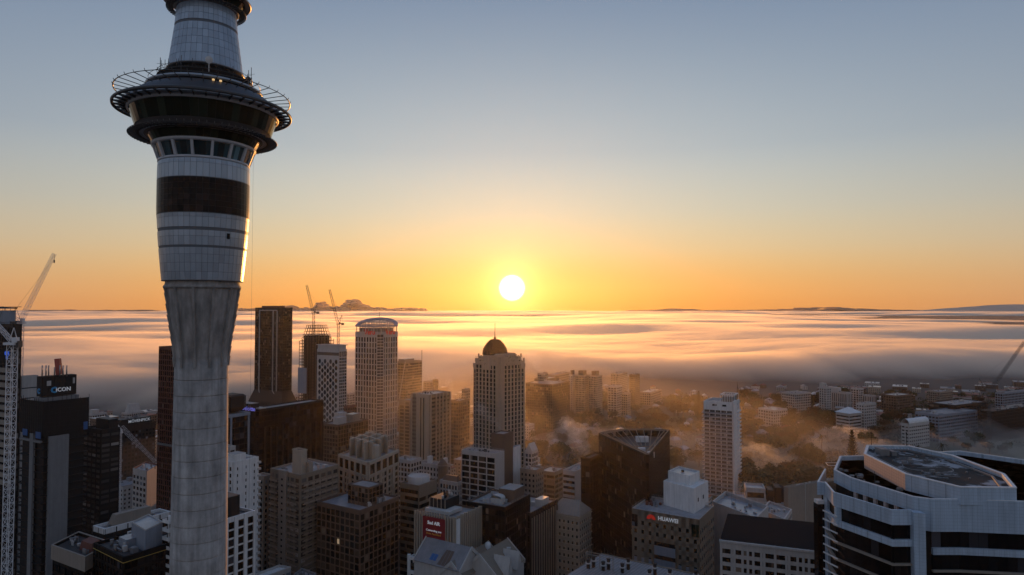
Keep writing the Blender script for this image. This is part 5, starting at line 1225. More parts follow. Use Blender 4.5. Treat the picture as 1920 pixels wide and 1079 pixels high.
for k in range(10):
    u=rr.uniform(.1,.9);p=DK[1].lerp(DK[3],u)+Vector((2+rr.random()*3,6+rr.random()*4));M=MB();s=rr.uniform(.3,.9);M.box(p.x,p.y,110.6,p.x+s*1.6,p.y+s,110.6+s*.8);t.part('roof_unit',M,['grey'])
for k in range(14):
    u=rr.uniform(.15,.8);p=U[0].lerp(U[5],u)+(U[3]-U[0])*rr.uniform(-.12,.25);L=rr.uniform(1.5,5);M=MB();M.bar((p.x,p.y,114.35),(p.x+L,p.y-L*.5,114.35),.12,0,6)
    if k%3==0:M.box(p.x,p.y,114,p.x+1.1,p.y+.8,115)
    t.part('roof_pipe',M,['grey'])
for k in range(8):
    p=Ui[k].lerp(sum(Ui,Vector((0,0)))/8,.25+.4*rr.random());M=MB();M.bar((*p,114),(*p,114.5),.25,0,8);t.part('vent',M,['grey'])
q=WZ(1548,868,110).xy;M=MB();M.bar((*q,110),(*(q+Vector((4,0))),110),.1);M.bar((*q,110),(*(q+Vector((-1,-4))),110),.1);M.bar((*(q+Vector((-1,-4))),110),(*(q+Vector((3,-4))),110),.1);t.part('davit_frame',M,['white'])
t.flush()
# ================================================================ GABLED WHITE COMPLEX, BOTTOM CENTRE
def gable(name,label,A,B,w,drop,zg,over=.5,mr='beige',mw='white',openings=True):
    """ridge from A to B (xyz), half width w, eaves drop below the ridge"""
    A,B=Vector(A),Vector(B);t=T_(label,[(A.x,A.y),(B.x,B.y)],name);d=(B-A).xy.normalized();n=Vector((d.y,-d.x))
    def P(p,s,z):return (p.x+n.x*s,p.y+n.y*s,z)
    W=MB();ze=A.z-drop
    c=[P(A,-w,0),P(A,w,0),P(B,w,0),P(B,-w,0)];
    W.prism([(q[0],q[1]) for q in c],0,ze)
    W.face([P(A,-w,ze),P(A,w,ze),P(A,0,A.z)]);W.face([P(B,w,ze),P(B,-w,ze),P(B,0,B.z)])
    t.part('wall',W,[mw])
    for s in (-1,1):
        M=MB();a=A.copy();b=B.copy();th=.35
        M.hexa([P(a,0,a.z+.05),P(a,s*(w+over),ze-.3),P(b,s*(w+over),ze-.3),P(b,0,b.z+.05),P(a,0,a.z+th),P(a,s*(w+over),ze-.3+th),P(b,s*(w+over),ze-.3+th),P(b,0,b.z+th)]);t.part('roof',M,[mr])
        for q in (A,B):
            dd=d*(-.5 if q is A else .5);M=MB();q2=Vector((q.x+dd.x,q.y+dd.y,q.z))
            M.hexa([P(q,0,q.z-1.2),P(q,s*(w+over),ze-1.5),P(q2,s*(w+over),ze-1.5),P(q2,0,q.z-1.2),P(q,0,q.z+.8),P(q,s*(w+over),ze+.5),P(q2,s*(w+over),ze+.5),P(q2,0,q.z+.8)]);t.part('gable_coping',M,[mw])
    if openings:
        dd=-d
        for k in (-1,0,1):
            M=MB();p=A+Vector((dd.x*.1,dd.y*.1,0));M.fbox((p.x+n.x*k*w*.45,p.y+n.y*k*w*.45),n,dd,-.8,.8,0,.12,ze-6,ze-2.5);t.part('window',M,['glass_black'])
    return t,d,n
zg=46
A=WZ(899,1041,zg);B=WZ(951,1011,zg);t,d,n=gable('gabled_building','white gabled building with brown roof, rightmost of the three low gables',A,B,9.5,8.5,zg,mr='tan',mw='offwhite')
for k,(f,s) in enumerate(((.28,2.2),(.62,2.2))):
    p=Vector(A).lerp(Vector(B),f);pp=p.xy+n*4.5;M=MB();zz=zg-1
    a=pp-d*2.4;b=pp+d*2.4;o=pp+n*9
    M.hexa([(*a,zg-9),(*(a+n*8),zg-9),(*(b+n*8),zg-9),(*b,zg-9),(*(pp-n*1),zz),(*(pp+n*8),zz),(*(pp+n*8.05),zz),(*(pp-n*.95),zz)]);t.part('dormer',M,['offwhite'])
M=MB();p=Vector(A).lerp(Vector(B),.72).xy+n*5;M.box(p.x-.8,p.y-.8,zg-5,p.x+.8,p.y+.8,zg-1.5);M.box(p.x-1,p.y-1,zg-1.5,p.x+1,p.y+1,zg-1.2);t.part('chimney',M,['offwhite'])
c=WZ(976,1046,37);M=MB()
for k in range(4):
    q=c.xy-d*k*3.2;M.bar((*q,12),(*q,37),.45)
M.bar((*c.xy,37),(*(c.xy-d*10),37),.5);t.part('colonnade',M,['white']);t.flush()
A=WZ(846,1055,44);B=WZ(915,1017,44);t,d,n=gable('gabled_building','long brown gabled roof with white coping, middle of the three low gables',A,B,6.5,6,44,mr='tan',mw='offwhite')
M=MB();p=Vector(A).lerp(Vector(B),.9).xy+n*2;M.lathe(p,[(1.6,41),(1.6,44),(1.2,45),(.1,45.5)],12);t.part('roof_vent',M,['white']);t.flush()
A=WZ(800,1004,50);B=WZ(884,1036,47);A.z=B.z=49;t,d,n=gable('gabled_building','stained grey metal roof with a blue skylight, leftmost of the three low gables',A,B,9,8,49,mr='roof_grey',mw='offwhite')
p=Vector(A).lerp(Vector(B),.35);sgn=-1 if n.y>0 else 1
M=MB();nn=n*sgn
def rp(u,s,h):return (*(Vector(A).xy.lerp(Vector(B).xy,u)+nn*s),49-8.3*s/9.5+h)
M.face([rp(.30,5.5,.42),rp(.45,5.5,.42),rp(.45,8,.42),rp(.30,8,.42)]);t.part('skylight',M,['tarp_blue'])
for k in range(14):
    M=MB();M.bar(rp(.03+k*.07,.2,.42),rp(.03+k*.07,9.2,.42),.06);t.part('roof_seam',M,['roof_grey'])
M=MB();M.face([rp(.55,3,.40),rp(.72,3,.40),rp(.74,9,.40),rp(.5,9,.40)]);t.part('rust_patch',M,['brown']);t.flush()
P=[WZ(x,y,40).xy for x,y in ((767,1042),(836,1058),(846,1054),(777,1036))];t=T_('white open square frame pergola at the bottom edge beside the red billboard',P,'pergola','pergola')
M=MB();L_n=(P[1]-P[0]).length;d=(P[1]-P[0]).normalized();n=Vector((d.y,-d.x));bk=-n*9
for zz in (39.3,32.5):
    M=MB();M.fbox(P[0],d,n,0,L_n,-.6,.6,zz-.9,zz+.6);t.part('beam',M,['white']);M=MB();M.fbox(P[0]+bk,d,n,0,L_n,-.6,.6,zz-.9,zz+.6);t.part('beam',M,['white'])
for k in range(4):
    for o in (Vector((0,0)),bk):
        p=P[0]+d*L_n*k/3+o;M=MB();M.box(p.x-.75,p.y-.75,0,p.x+.75,p.y+.75,40.6);t.part('post',M,['white'])
    p=P[0]+d*L_n*k/3;M=MB();M.bar((*p,39.3),(*(p+bk),39.3),.5);t.part('beam',M,['white'])
t.flush()
P=poly3((838,1066),(800,1110),(880,1115),38);
# ================================================================ RIBBED METAL ROOF WITH FLUES
P=[WZ(x,y,41).xy for x,y in ((1128,1040),(1310,1079),(1240,1140),(1030,1100))];t=T_('ribbed metal factory roof crowded with capped flues at the bottom edge',P,'plant_building')
bbox(t,'wall',P,0,40.4,'charcoal');M=MB();M.prism(inset(P,-.4),40.4,41);t.part('roof',M,['roof_grey'])
e=P[1]-P[0];g=P[3]-P[0]
for k in range(30):
    a=P[0]+e*(k+.5)/30;M=MB();M.bar((*a,41.08),(*(a+(P[2]-P[1])*((k+.5)/30)+g*(1-(k+.5)/30)),41.08),.1);t.part('rib',M,['roof_metal'])
M=MB();M.bar((*(P[0]-e.normalized()*.3),41.2),(*(P[1]+e.normalized()*.3),41.2),.4);t.part('ridge_flashing',M,['tan'])
for i,(x,y) in enumerate(((1103,1066),(1113,1064),(1131,1070),(1141,1068),(1167,1074),(1178,1068),(1218,1086),(1228,1078),(1256,1086),(1305,1092))):
    p=WZ(x,y,41);M=MB();h=4.6 if i%2 else 3.6;M.bar((p.x,p.y,41),(p.x,p.y,41+h),.78,0,14);M.bar((p.x,p.y,41+h*.62),(p.x,p.y,41+h*.74),1.35,1,14);M.bar((p.x,p.y,41+h),(p.x,p.y,41+h+.45),.95,0,14);t.part('flue',M,['darkbrown','offwhite'])
M=MB();p=WZ(1100,1062,41);q=WZ(1150,1072,41)
for s in (0,.5,1):
    a=p.lerp(q,s)
    for o in (-1.6,1.6):M.bar((a.x,a.y+o,41),(a.x,a.y+o,47.2),.14)
for o in (-1.6,1.6):M.bar((p.x,p.y+o,47.2),(q.x,q.y+o,47.2),.16)
M.bar((p.x,p.y-1.6,47.2),(p.x,p.y+1.6,47.2),.16);M.bar((q.x,q.y-1.6,47.2),(q.x,q.y+1.6,47.2),.16);t.part('steel_frame',M,['beige']);t.flush()
P=poly3((470,1079),(492,1083),(545,1063),32);t=T_('pale slanted roof at the bottom edge right of the shaft',P,'office_building');block(t,P,0,32,'offwhite','white',dict(bw=3,fh=3.4));t.flush()
P=poly3((548,1080),(575,1090),(592,1075),33);t=T_('grey low roof touching the bottom edge below the beige apartments',P,'office_building');block(t,P,0,33,'grey','roof_wet',dict(bw=3,fh=3.4));clutter(t,P,32,4,130);t.flush()
# ================================================================ MIDDLE BLOCKS BETWEEN THE TOWERS
P,z=corner(751,785,819,911,400);t=T_('brown banded office with a pale drum on its roof behind the billboard block',P,'office_building')
block(t,P,0,z,'tan','roof_grey',dict(bw=30,fh=4,pier=.02,span=.45,gl='glass_brown',sub=8),dict(bw=30,fh=4,pier=.02,span=.45,gl='glass_brown',sub=8,top=5.5))
c=t.c;M=MB();M.lathe(c,[(6.5,z-1),(6.5,z+3.4),(6.1,z+3.4),(6.1,z+3.0),(.1,z+3.0)],28);t.part('drum',M,['offwhite']);clutter(t,P,z-1,5,140,.8);t.flush()
P,z=corner(783,830,844,873,520);t=T_('white old building with rounded corner and brown turret roof',P,'office_building')
block(t,P,0,z,'offwhite','roof_grey',dict(bw=3.0,fh=3.9,pier=.4,span=.42,gl='glass_brown'),dict(bw=3.0,fh=3.9,pier=.4,span=.42,gl='glass_brown'))
M=MB();c=P[1];M.lathe(c,[(3.6,0),(3.6,z),(3.9,z),(3.9,z+.6)],20);t.part('corner_turret',M,['offwhite']);M=MB();M.lathe(c,[(3.9,z+.6),(2.2,z+3),(.1,z+5.4)],16);t.part('turret_roof',M,['brown'])
for u in (.3,.9):bbox(t,'roof_unit',sub_poly(P,u,u+.1,.3,.7),z-1,z+4.5,'white')
t.flush()
P,z=corner(825,858,870,905,440);t=T_('white block with tall narrow windows and mansard top beside the lift core office',P,'office_building')
block(t,P,0,z,'offwhite','roof_grey',dict(bw=2.2,fh=3.8,pier=.42,span=.3,gl='glass_brown',pp=.4),dict(bw=2.2,fh=3.8,pier=.42,span=.3,gl='glass_brown'));M=MB();Q=inset(P,.6);M.prism(Q,z-1,z+3,poly2=inset(Q,2));t.part('mansard',M,['brown']);t.flush()
P,z=corner(976,1004,1019,882,450);t=T_('pale plain building with white deck right of the lift core office',P,'office_building');block(t,P,0,z,'beige','roof_wet',dict(bw=3,fh=3.4,pier=.5,span=.5));clutter(t,P,z-1,3,141);t.flush()
P,z=corner(985,997,1008,846,500);t=T_('small white gabled house front beside the foot of the domed tower',P,'house')
block(t,P,0,z,'offwhite','roof_grey',dict(bw=3,fh=3.4),par=False);M=MB();a,b=(P[0]+P[1])/2,(P[3]+P[2])/2;M.face([(*P[0],z),(*P[1],z),(*a,z+5)]);M.face([(*P[1],z),(*P[2],z),(*b,z+5),(*a,z+5)]);M.face([(*P[0],z),(*a,z+5),(*b,z+5),(*P[3],z)]);t.part('roof',M,['offwhite']);t.flush()
for lab,args,m,st in (
 ('long pale roofed block below the white columned office',(740,770,790,864,480),'offwhite',dict(bw=3,fh=3.4)),
 ('dark brown mass of offices right behind the domed tower',(986,1036,1068,721,900),'brown',dict(bw=3,fh=3.4,pier=.08,span=.1,gl='glass_brown')),
 ('brown stepped roof block with a bright wet deck behind the domed tower',(1002,1024,1048,711,980),'brown',dict(bw=3,fh=3.4,pier=.08,span=.12,gl='glass_brown')),
 ('pale block far behind, below the steam right of the domed tower',(1008,1018,1027,700,950),'beige',dict(bw=3,fh=3.4)),
 ('long low pale slab far behind on the hazy ridge',(1024,1040,1068,703,1050),'beige',dict(bw=3,fh=3.4)),
 ('hazy pale slab at the left end of the twin capped apartments',(1067,1073,1080,703,1000),'offwhite',dict(bw=2.4,fh=3.2,pier=.5)),
 ('hazy apartment block with a dark roof cap, left one of the pair',(1079,1096,1106,704,990),'cream',dict(bw=2.6,fh=3.1,gl='glass_brown')),
 ('hazy apartment block with a dark roof cap, right one of the pair',(1104,1119,1129,705,985),'cream',dict(bw=2.6,fh=3.1,gl='glass_brown')),
 ('pale tall block fading into the fog right of the paired apartments',(1145,1160,1176,701,1250),'cream',dict(bw=3,fh=3.3)),
 ('pale gridded block standing below the fog faded block',(1140,1156,1166,725,1010),'offwhite',dict(bw=4,fh=3.5,pier=.2,span=.3)),
 ('slim brown residential tower at the fog edge',(1180,1190,1199,703,1100),'brown',dict(bw=2.4,fh=3.1,pier=.4,gl='glass_brown')),
 ('low cream block between the slim brown tower and the gridded block',(1166,1176,1182,738,1020),'cream',dict(bw=3,fh=3.4)),
 ('white university block with a square tower at the fog edge',(1536,1549,1558,727,1050),'offwhite',dict(bw=4,fh=3.6,pier=.5)),
 ('long white slab with tall vertical fins beside the square tower',(1553,1588,1597,737,1060),'offwhite',dict(bw=3.4,fh=14,pier=.45,span=.1,gl='glass_brown',pp=.8)),
 ('pale slab behind the stepped white building',(1595,1610,1619,729,1080),'offwhite',dict(bw=4,fh=3.6)),
 ('pale finned slab right of the stepped white building',(1618,1634,1642,742,1070),'offwhite',dict(bw=3,fh=12,pier=.45,span=.1,gl='glass_brown',pp=.8)),
 ('white stepped building, its taller right part with small windows',(1606,1620,1642,757,900),'offwhite',dict(bw=4,fh=3.8,pier=.45,span=.5)),
 ('distant grey block at the fog edge right of the finned slabs',(1738,1762,1786,735,1080),'beige',dict(bw=3,fh=3.4)),
 ('long dark low building left of the right hand crane',(1742,1790,1852,760,880),'charcoal',dict(bw=6,fh=4,pier=.1,span=.35,gl='glass_brown')),
 ('blue grey low hall in front of the dark low building',(1716,1760,1832,778,830),'bluegrey',dict(bw=4,fh=4,pier=.3,span=.5)),
 ('small white hall with a bright vaulted roof near the right hand crane',(1690,1704,1742,795,790),'offwhite',dict(bw=4,fh=4,pier=.3,span=.6)),
 ('pale long roof at the far right edge near the fog',(1866,1880,1935,737,1050),'bluegrey',dict(bw=4,fh=4)),
 ('low pale hall in the haze left of the finned slab',(1466,1490,1520,738,1060),'offwhite',dict(bw=4,fh=4)),
 ('low white roofed hall behind the balcony tower',(1422,1450,1476,769,930),'offwhite',dict(bw=4,fh=4)),
 ('brown low roofed block left of the white stepped building',(1652,1680,1712,742,1040),'brown',dict(bw=4,fh=4)),
 ('low block with bright white roof beyond the dark wing',(1200,1220,1240,736,1150),'beige',dict(bw=4,fh=4)),
 ('pale building left of the brown office with thin roof mast',(794,806,822,716,1000),'beige',dict(bw=3,fh=3.4)),
 ('narrow dark chimney like block on the hazy skyline left of the domed tower',(812,816,821,712,980),'brown',dict(bw=3,fh=3.4)),
 ('low grey block beside the left flank of the domed tower',(866,872,881,730,820),'beige',dict(bw=3,fh=3.4)),
 ('brown block between the white columned office and the domed tower',(846,860,880,752,690),'brown',dict(bw=3,fh=3.6,pier=.1,span=.3,gl='glass_brown')),
 ('small white building beyond the slim dark tower',(548,554,562,742,930),'offwhite',dict(bw=3,fh=3.4)),
 ('pale low building at the foot of the slim dark tower',(545,556,575,757,880),'beige',dict(bw=3,fh=3.4)),
 ):
    P,z=corner(*args);z=max(z,9);t=T_(lab,P,'office_building');st=dict(dict(pier=.3,span=.35,gl='glass_brown'),**st)
    block(t,P,0,z,m,'roof_wet' if 'bright' in lab or 'white' in lab else 'roof_grey',st,back=False)
    if 'cap' in lab:bbox(t,'roof_cap',sub_poly(P,.2,.75,.2,.8),z-1,z+6,'brown')
    if 'square tower' in lab:bbox(t,'tower_core',sub_poly(P,-.1,.5,.2,.8),0,z+6,'offwhite')
    if 'vaulted' in lab:
        M=MB();q=sub_poly(P,0,1,0,1);a=q[0];e1=q[1]-q[0];g1=q[3]-q[0]
        for k in range(10):
            a0,a1=math.pi*k/10,math.pi*(k+1)/10;s0,s1=(1-math.cos(a0))/2,(1-math.cos(a1))/2
            M.face([(*(a+e1*s0),z+5*math.sin(a0)),(*(a+e1*s1),z+5*math.sin(a1)),(*(a+e1*s1+g1),z+5*math.sin(a1)),(*(a+e1*s0+g1),z+5*math.sin(a0))],0,True)
        t.part('vaulted_roof',M,['white'])
    clutter(t,P,z-1,4,int(args[0]),1.0);t.flush()
# stepped white building with hipped roof
P,z=corner(1568,1592,1614,776,880);t=T_('white stepped building with hipped roof and long balcony bands',P,'office_building')
block(t,P,0,z,'offwhite','roof_grey',dict(bw=20,fh=4.2,pier=.02,span=.55,gl='glass_brown',sub=5),dict(bw=20,fh=4.2,pier=.02,span=.55,gl='glass_brown',sub=5),par=False)
M=MB();Q=inset(P,-1.6);c=t.c
for k in range(4):M.face([(*Q[k],z),(*Q[(k+1)%4],z),(*c,z+7)])
t.part('hipped_roof',M,['white']);bbox(t,'stair_tower',sub_poly(P,-.12,.12,.1,.5),0,z-2,'white');t.flush()
# construction site at the right with crane
P,z=corner(1838,1860,1960,772,830);t=T_('dark building shell under construction behind the right hand crane',P,'construction_building')
W=MB();W.prism(inset(P,1.5),0,z-1)
for k in range(8):W.prism(inset(P,-.3),z-k*4-.5,z-k*4)
t.part('slabs',W,['charcoal'])
M=MB()
for i in (0,1):
    a,b=P[i],P[i+1];d,n,ln,m=facing(a,b,t.c)
    for j in range(int(ln/4)):M.bar((*(a+d*4*j),0),(*(a+d*4*j),z+random.uniform(0,3)),.25)
t.part('columns',M,['darkbrown']);clutter(t,P,z,9,160,1.4);t.flush()
b=WD(1854,760,815);crane('white tower crane with long raised jib at the right edge',(b.x,b.y),WD(1855,742,815).z,2.6,tuple(WD(1860,728,815)),tuple(WD(1921,641,815)),tuple(WD(1836,710,815)),'steel_dark',tuple(WD(1836,742,815)),jw=3.0,jr=.11)
# church spire
P,z=corner(1378,1382,1388,752,1080);t=T_('small church with a thin spire behind the balcony tower',P,'church','church');bbox(t,'tower',P,0,z,'offwhite');M=MB();c=t.c;M.lathe(c,[(3.6,z),(.9,z+15),(.1,z+30)],8);t.part('spire',M,['charcoal']);t.flush()
# ================================================================ TREES
def crown_mesh(nm,lobes,n,leaf,m,seed):
    rr=random.Random(seed);M=MB()
    for i in range(n):
        lx,ly,lz,rx,ry,rz=rr.choice(lobes)
        while 1:
            v=Vector((rr.uniform(-1,1),rr.uniform(-1,1),rr.uniform(-1,1)))
            if .25<v.length<1:break
        v=v.normalized()*(v.length**.45)*(1+.25*noise.noise(v*2.3+Vector((seed,lx,0))))
        p=Vector((lx+v.x*rx,ly+v.y*ry,lz+v.z*rz));s=leaf*rr.uniform(.5,1.25)
        a=Vector((rr.uniform(-1,1),rr.uniform(-1,1),rr.uniform(-.6,.6))).normalized();b=a.cross(Vector((rr.uniform(-1,1),rr.uniform(-1,1),rr.uniform(-1,1)))).normalized()
        M.face([p+a*s,p+b*s*.8,p-a*s*.9,p-b*s*.7+Vector((0,0,.2*s))])
    return M.data('crown',[m])
def trunk_mesh(h,r,limbs,seed):
    rr=random.Random(seed);M=MB();z=0;p=Vector((0,0,0))
    M.lathe((0,0),[(r*1.35,0),(r,h*.15),(r*.75,h*.6),(r*.3,h)],8)
    for i in range(limbs):
        a=rr.uniform(0,6.28);z0=h*rr.uniform(.35,.75);L=h*rr.uniform(.4,.7)
        M.bar((0,0,z0),(math.cos(a)*L*.8,math.sin(a)*L*.8,z0+L*.7),r*.28,0,5)
    return M.data('trunk',['bark'])
def rlobes(k,R0,h,seed):
    rr=random.Random(seed);return [(0,0,h,R0*.8,R0*.8,R0*.6)]+[(rr.uniform(-.75,.75)*R0,rr.uniform(-.75,.75)*R0,h+rr.uniform(-.35,.3)*R0,R0*rr.uniform(.3,.5),R0*rr.uniform(.3,.5),R0*rr.uniform(.25,.4)) for _ in range(k)]
VAR=[]
for k,(m,) in enumerate((('foliage',),('foliage_dark',),('foliage_brown',),('foliage',),('foliage_dark',))):
    VAR.append((crown_mesh('c',rlobes(8,6,9,k),1500,.62,m,k),trunk_mesh(8.5,.5,5,k)))
def pine():
    rr=random.Random(2);M=MB()
    for k in range(22):
        z=3+k*1.15;R_=max(.6,6.6*(1-(k/23)**1.25));nb=11
        for j in range(nb):
            a=6.283*(j+rr.random()*.6)/nb;dx,dy=math.cos(a),math.sin(a);px,py=-dy,dx
            for s in range(7):
                t0=.12+s/7.5;r=R_*t0;w=.75*(1.05-t0);zz=z+1.2*t0**2*.9-rr.uniform(0,.35)
                M.face([(dx*r-px*w,dy*r-py*w,zz),(dx*(r+R_*.19),dy*(r+R_*.19),zz+.35),(dx*r+px*w,dy*r+py*w,zz+.1),(dx*(r-.3),dy*(r-.3),zz-.45)])
    return M.data('crown',['foliage_dark'])
PINE=(pine(),trunk_mesh(27,.55,0,9))
def palm():
    rr=random.Random(5);M=MB()
    for j in range(26):
        a=6.283*j/26+rr.random()*.2;dx,dy=math.cos(a),math.sin(a);el=rr.uniform(-.2,1.0);p=Vector((0,0,11))
        for s in range(5):
            q=p+Vector((dx*.95,dy*.95,.75*el-.30*s));w=.42*(1-s/5.5);n=Vector((-dy,dx,0))
            M.face([p-n*w,q-n*w*.8,q+n*w*.8,p+n*w]);p=q
    return M.data('crown',['foliage_dark'])
PALM=(palm(),trunk_mesh(11,.35,0,4))
def tree(kind,x,y,s,rz,label,group,name='tree',z=0,sz=None):
    e=link(name,None,None,(x,y,z),rz,(s,s,sz or s));tag(e,label,'tree',group);link('trunk',kind[1],e);link('crown',kind[0],e);return e
def on(px,py,D):p=WD(px,py,D);return p.x,p.y
x,y=on(1598,870,620);tree(PINE,x,y,1.85,0,'tall dark conifer with layered branches left of the white tiled roof',None,'pine_tree')
x,y=on(1310,740,1000);tree(PINE,x,y,1.5,1,'tall dark conifer standing against the fog left of the balcony tower',None,'pine_tree')
for i,(px,D) in enumerate(((1498,700),(1540,760),(1551,840))):
    x,y=on(px,800,D);tree(PALM,x,y,2.0-.2*i,i,('largest tall palm, left of the stepped white building','round headed palm beside the misty park road','small palm in front of the stepped white building')[i],None,'palm_tree')
for i,(px,D) in enumerate(((1719,720),(1766,730),(1575,850))):
    x,y=on(px,800,D);tree(PALM,x,y,1.5,i,('thin palm before the white vaulted hall','thin palm before the blue grey hall','thin palm below the stair tower of the stepped building')[i],None,'palm_tree')
for i,(px,D,s,lab) in enumerate(((1440,740,2.9,'broad dark tree right of the balcony tower'),(1528,560,3.6,'huge spreading tree at the edge of the mist left of the conifer'),(1490,640,2.2,'rounded tree behind the huge spreading tree'),(1418,600,2.6,'dark tree close to the foot of the balcony tower'),(1462,610,2.4,'middle sized tree in thin mist right of the balcony tower'),(1770,660,2.2,'low dark tree clump in the mist above the tiled roof'),(1735,650,1.8,'flat dark shrubby tree in the mist above the tiled roof'),(1748,720,1.4,'loose pale tree beside the white vaulted hall'))):
    x,y=on(px,820,D);tree(VAR[i%5],x,y,s,i*1.3,lab,None,'tree',0,s*.72)
rr=random.Random(21);n=0
HB=list(HERO)
def free(x,y,r):return all((x-c.x)**2+(y-c.y)**2>(R_*.85+r)**2 for c,R_ in HB)
LM=((905,'the domed tower'),(1010,'the hazy brown blocks'),(1095,'the paired apartments'),(1190,'the fan shaped tower'),(1262,'the fan tower edge'),(1350,'the balcony tower'),(1430,'the park mist'),(1500,'the palms'),(1598,'the conifer'),(1690,'the vaulted hall'),(1775,'the blue grey hall'),(1855,'the right hand crane'),(1925,'the right picture edge'))
def where(px,D,Da,Db):
    m=min(LM,key=lambda q:abs(q[0]-px));f=(D-Da)/(Db-Da);s_='left of' if px<m[0]-14 else 'right of' if px>m[0]+14 else 'by'
    return ('in front','second row','half way back','far back','fog edge')[min(4,int(f*5))]+', '+s_+' '+m[1]
USED=set()
zones=[(1000,1325,640,1200,110),(1385,1570,560,1200,85),(1570,1925,760,1250,65),(880,1010,700,1150,14)]
for x0,x1,D0,D1,cnt in zones:
    k=0;tr=0
    while k<cnt and tr<cnt*40:
        tr+=1;D=D0+(D1-D0)*rr.random();px=rr.uniform(x0,x1);x,y=on(px,800,D);s=rr.uniform(.8,1.9)
        if not free(x,y,6*s):continue
        v=rr.randrange(5);kind=('green','dark','reddish brown','green','dark')[v];sz_='small' if s<1.2 else 'medium' if s<1.55 else 'large'
        lab='%s %s tree %s'%(sz_,kind,where(px,D,D0,D1))
        if lab in USED:continue
        USED.add(lab);tree(VAR[v],x,y,s,rr.uniform(0,6.28),lab,'trees of the wooded slope and the park','tree',0,s*rr.uniform(.75,1.1));k+=1
# undergrowth that reads as one mass between the trees
def woodland(label,x0,x1,D0,D1,n,sd,m):
    q=random.Random(sd);M=MB()
    for i in range(n):
        D=D0+(D1-D0)*q.random();px=q.uniform(x0,x1);x,y=on(px,800,D)
        if fbm(x/70,y/70,sd)<-.12 or not free(x,y,3):continue
        R_=q.uniform(2.2,5.2);hh=q.uniform(2,6)*(1+fbm(x/45,y/45,sd+3))
        for _ in range(26):
            v=Vector((q.gauss(0,1),q.gauss(0,1),abs(q.gauss(0,1)))).normalized();p=Vector((x+v.x*R_,y+v.y*R_,hh*.4+v.z*hh));s=q.uniform(.6,1.3)
            a=Vector((q.uniform(-1,1),q.uniform(-1,1),q.uniform(-.7,.7))).normalized();b=a.cross(v+Vector((.1,0,0))).normalized();M.face([p+a*s,p+b*s,p-a*s,p-b*s])
    single('undergrowth',M,[m],'stuff',label,'shrubs')
woodland('dense dark shrubs and low trees covering the slope behind the fan shaped tower',985,1330,600,1250,1500,4,'foliage_dark')
woodland('dense shrubs and low trees filling the misty park',1385,1600,570,1250,1300,7,'foliage_dark')
woodland('scrub between the far halls on the right',1600,1930,800,1300,800,9,'foliage')
# ================================================================ SMALL HOUSES AND LOW BLOCKS
def house(x,y,w,l,h,rz,wm,rm,kind,label,group):
    t=Thing('house' if kind=='gable' else 'low_building',label,'house' if kind=='gable' else 'building',(x,y,0),group);t.e.rotation_euler[2]=rz
    W=MB();W.box(-w/2,-l/2,0,w/2,l/2,h);o=link('wall',W.data('wall',[wm]),t.e);M=MB()
    if kind=='gable':
        r=w*.32;M.hexa([(-w/2-.4,-l/2-.4,h-.1),(w/2+.4,-l/2-.4,h-.1),(w/2+.4,l/2+.4,h-.1),(-w/2-.4,l/2+.4,h-.1),(-.1,-l/2+(r if w<l else 0),h+r),(.1,-l/2+(r if w<l else 0),h+r),(.1,l/2-r,h+r),(-.1,l/2-r,h+r)]);link('roof',M.data('roof',[rm]),t.e)
    else:
        M.box(-w/2-.2,-l/2-.2,h+.003,w/2+.2,l/2+.2,h+.35);link('roof',M.data('roof',[rm]),t.e);M=MB();q=random.Random(int(x*7+y))
        for _ in range(3):
            a,b=q.uniform(-.35,.25)*w,q.uniform(-.35,.25)*l;M.box(a,b,h+.35,a+q.uniform(1.5,4),b+q.uniform(1.5,4),h+.35+q.uniform(.8,2.8))
        link('roof_unit',M.data('roof_unit',['grey']),t.e)
    M=MB()
    for f in range(max(1,int(h/3.3))):
        for s in (-1,1):
            k=max(1,int(w/3.2))
            for i in range(k):
                u=-w/2+w*(i+.5)/k;M.box(u-.7,s*l/2-.06,f*3.3+1,u+.7,s*l/2+.06,f*3.3+2.5)
            k=max(1,int(l/3.2))
            for i in range(k):
                u=-l/2+l*(i+.5)/k;M.box(s*w/2-.06,u-.7,f*3.3+1,s*w/2+.06,u+.7,f*3.3+2.5)
    tag(link('window',M.data('window',['glass_brown']),t.e),kind='stuff')
cols=(('offwhite','white walled'),('cream','cream walled'),('brown','brown walled'),('beige','beige'));roofs=(('roof_wet','wet grey'),('roof_metal','pale metal'),('roof_red','dark red'),('roof_grey','dull grey'))
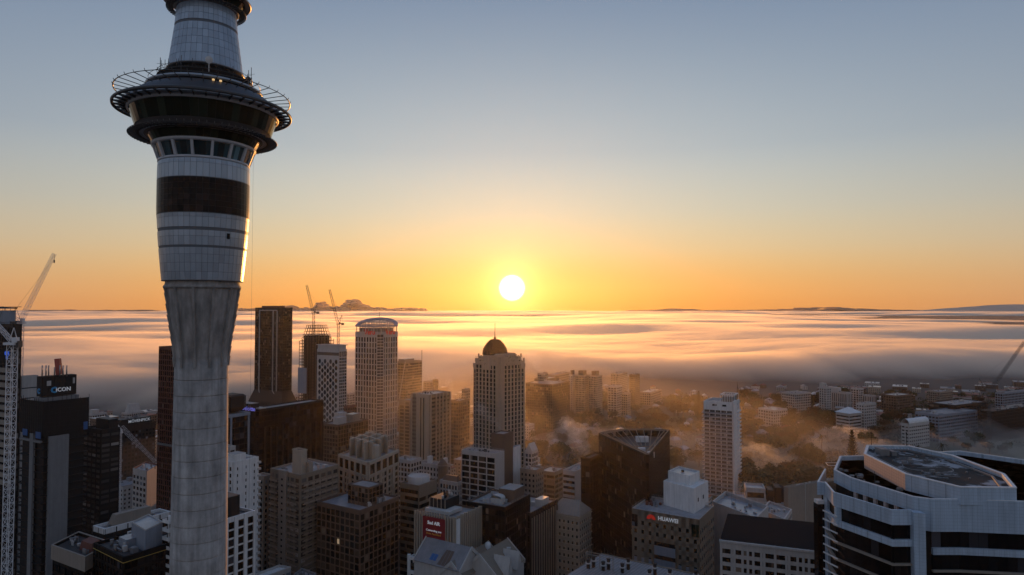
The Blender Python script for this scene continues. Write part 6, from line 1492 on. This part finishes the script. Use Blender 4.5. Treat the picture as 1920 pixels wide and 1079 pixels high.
LH=((60,'the netted tower'),(190,'the near black office block'),(260,'the dark hotel'),(320,'the dark red tower'),(440,'the outlined black block'),(545,'the wide black block'),(620,'the hexagon tower'),(706,'the halo crowned tower'),(765,'the thin mast tower'),(810,'the white columned office'),(880,'the dome left flank'))
def near_h(px,D,Da,Db):
    m=min(LH,key=lambda q:abs(q[0]-px));f=(D-Da)/(Db-Da);return ('in the street','one block','two blocks','far')[min(3,int(f*4))]+(' before ' if px<m[0] else ' behind ')+m[1]
hz_=[(1000,1325,760,1400,75,'gable','among the trees behind the fan shaped tower',(8,14),(4,7)),(1390,1560,800,1420,45,'gable','in the haze beyond the misty park',(9,18),(4,8)),(1560,1925,850,1450,60,'flat','among the far halls under the fog on the right',(14,40),(5,12)),
     (740,1010,560,1300,40,'flat','in the streets round the domed tower',(14,26),(8,24)),(430,740,420,1000,44,'flat','at street level between the central towers',(14,26),(8,26)),(60,330,380,950,44,'flat','at street level among the left hand towers',(14,26),(8,26)),(1040,1330,430,640,22,'flat','below the fan shaped tower',(12,20),(7,14)),(1390,1560,440,560,12,'flat','at the near edge of the park',(12,20),(6,10))]
for x0,x1,D0,D1,cnt,kd,place,sz,hh in hz_:
    k=tr=0
    while k<cnt and tr<cnt*20:
        tr+=1;D=D0+(D1-D0)*rr.random();px=rr.uniform(x0,x1);x,y=on(px,800,D);w=rr.uniform(*sz)*(.8 if kd=='gable' else .75);l=rr.uniform(*sz)
        if not free(x,y,max(w,l)*.62):continue
        a,b=rr.randrange(4),rr.randrange(4);h=rr.uniform(*hh)
        if abs(TX-x)<20 and y<200:continue
        lab='%s %s, %s roof, %s'%(cols[a][1].split()[0],'house' if kd=='gable' else 'block',roofs[b][1],where(px,D,D0,D1) if px>880 else near_h(px,D,D0,D1))
        if lab in USED:continue
        USED.add(lab);house(x,y,w,l,h,-A31+(rr.uniform(-.5,.5) if kd=='gable' else 0),cols[a][0],roofs[b][0],kd,lab,'small houses among the trees' if kd=='gable' else 'low blocks between the towers');HB.append((Vector((x,y)),max(w,l)*.7));k+=1
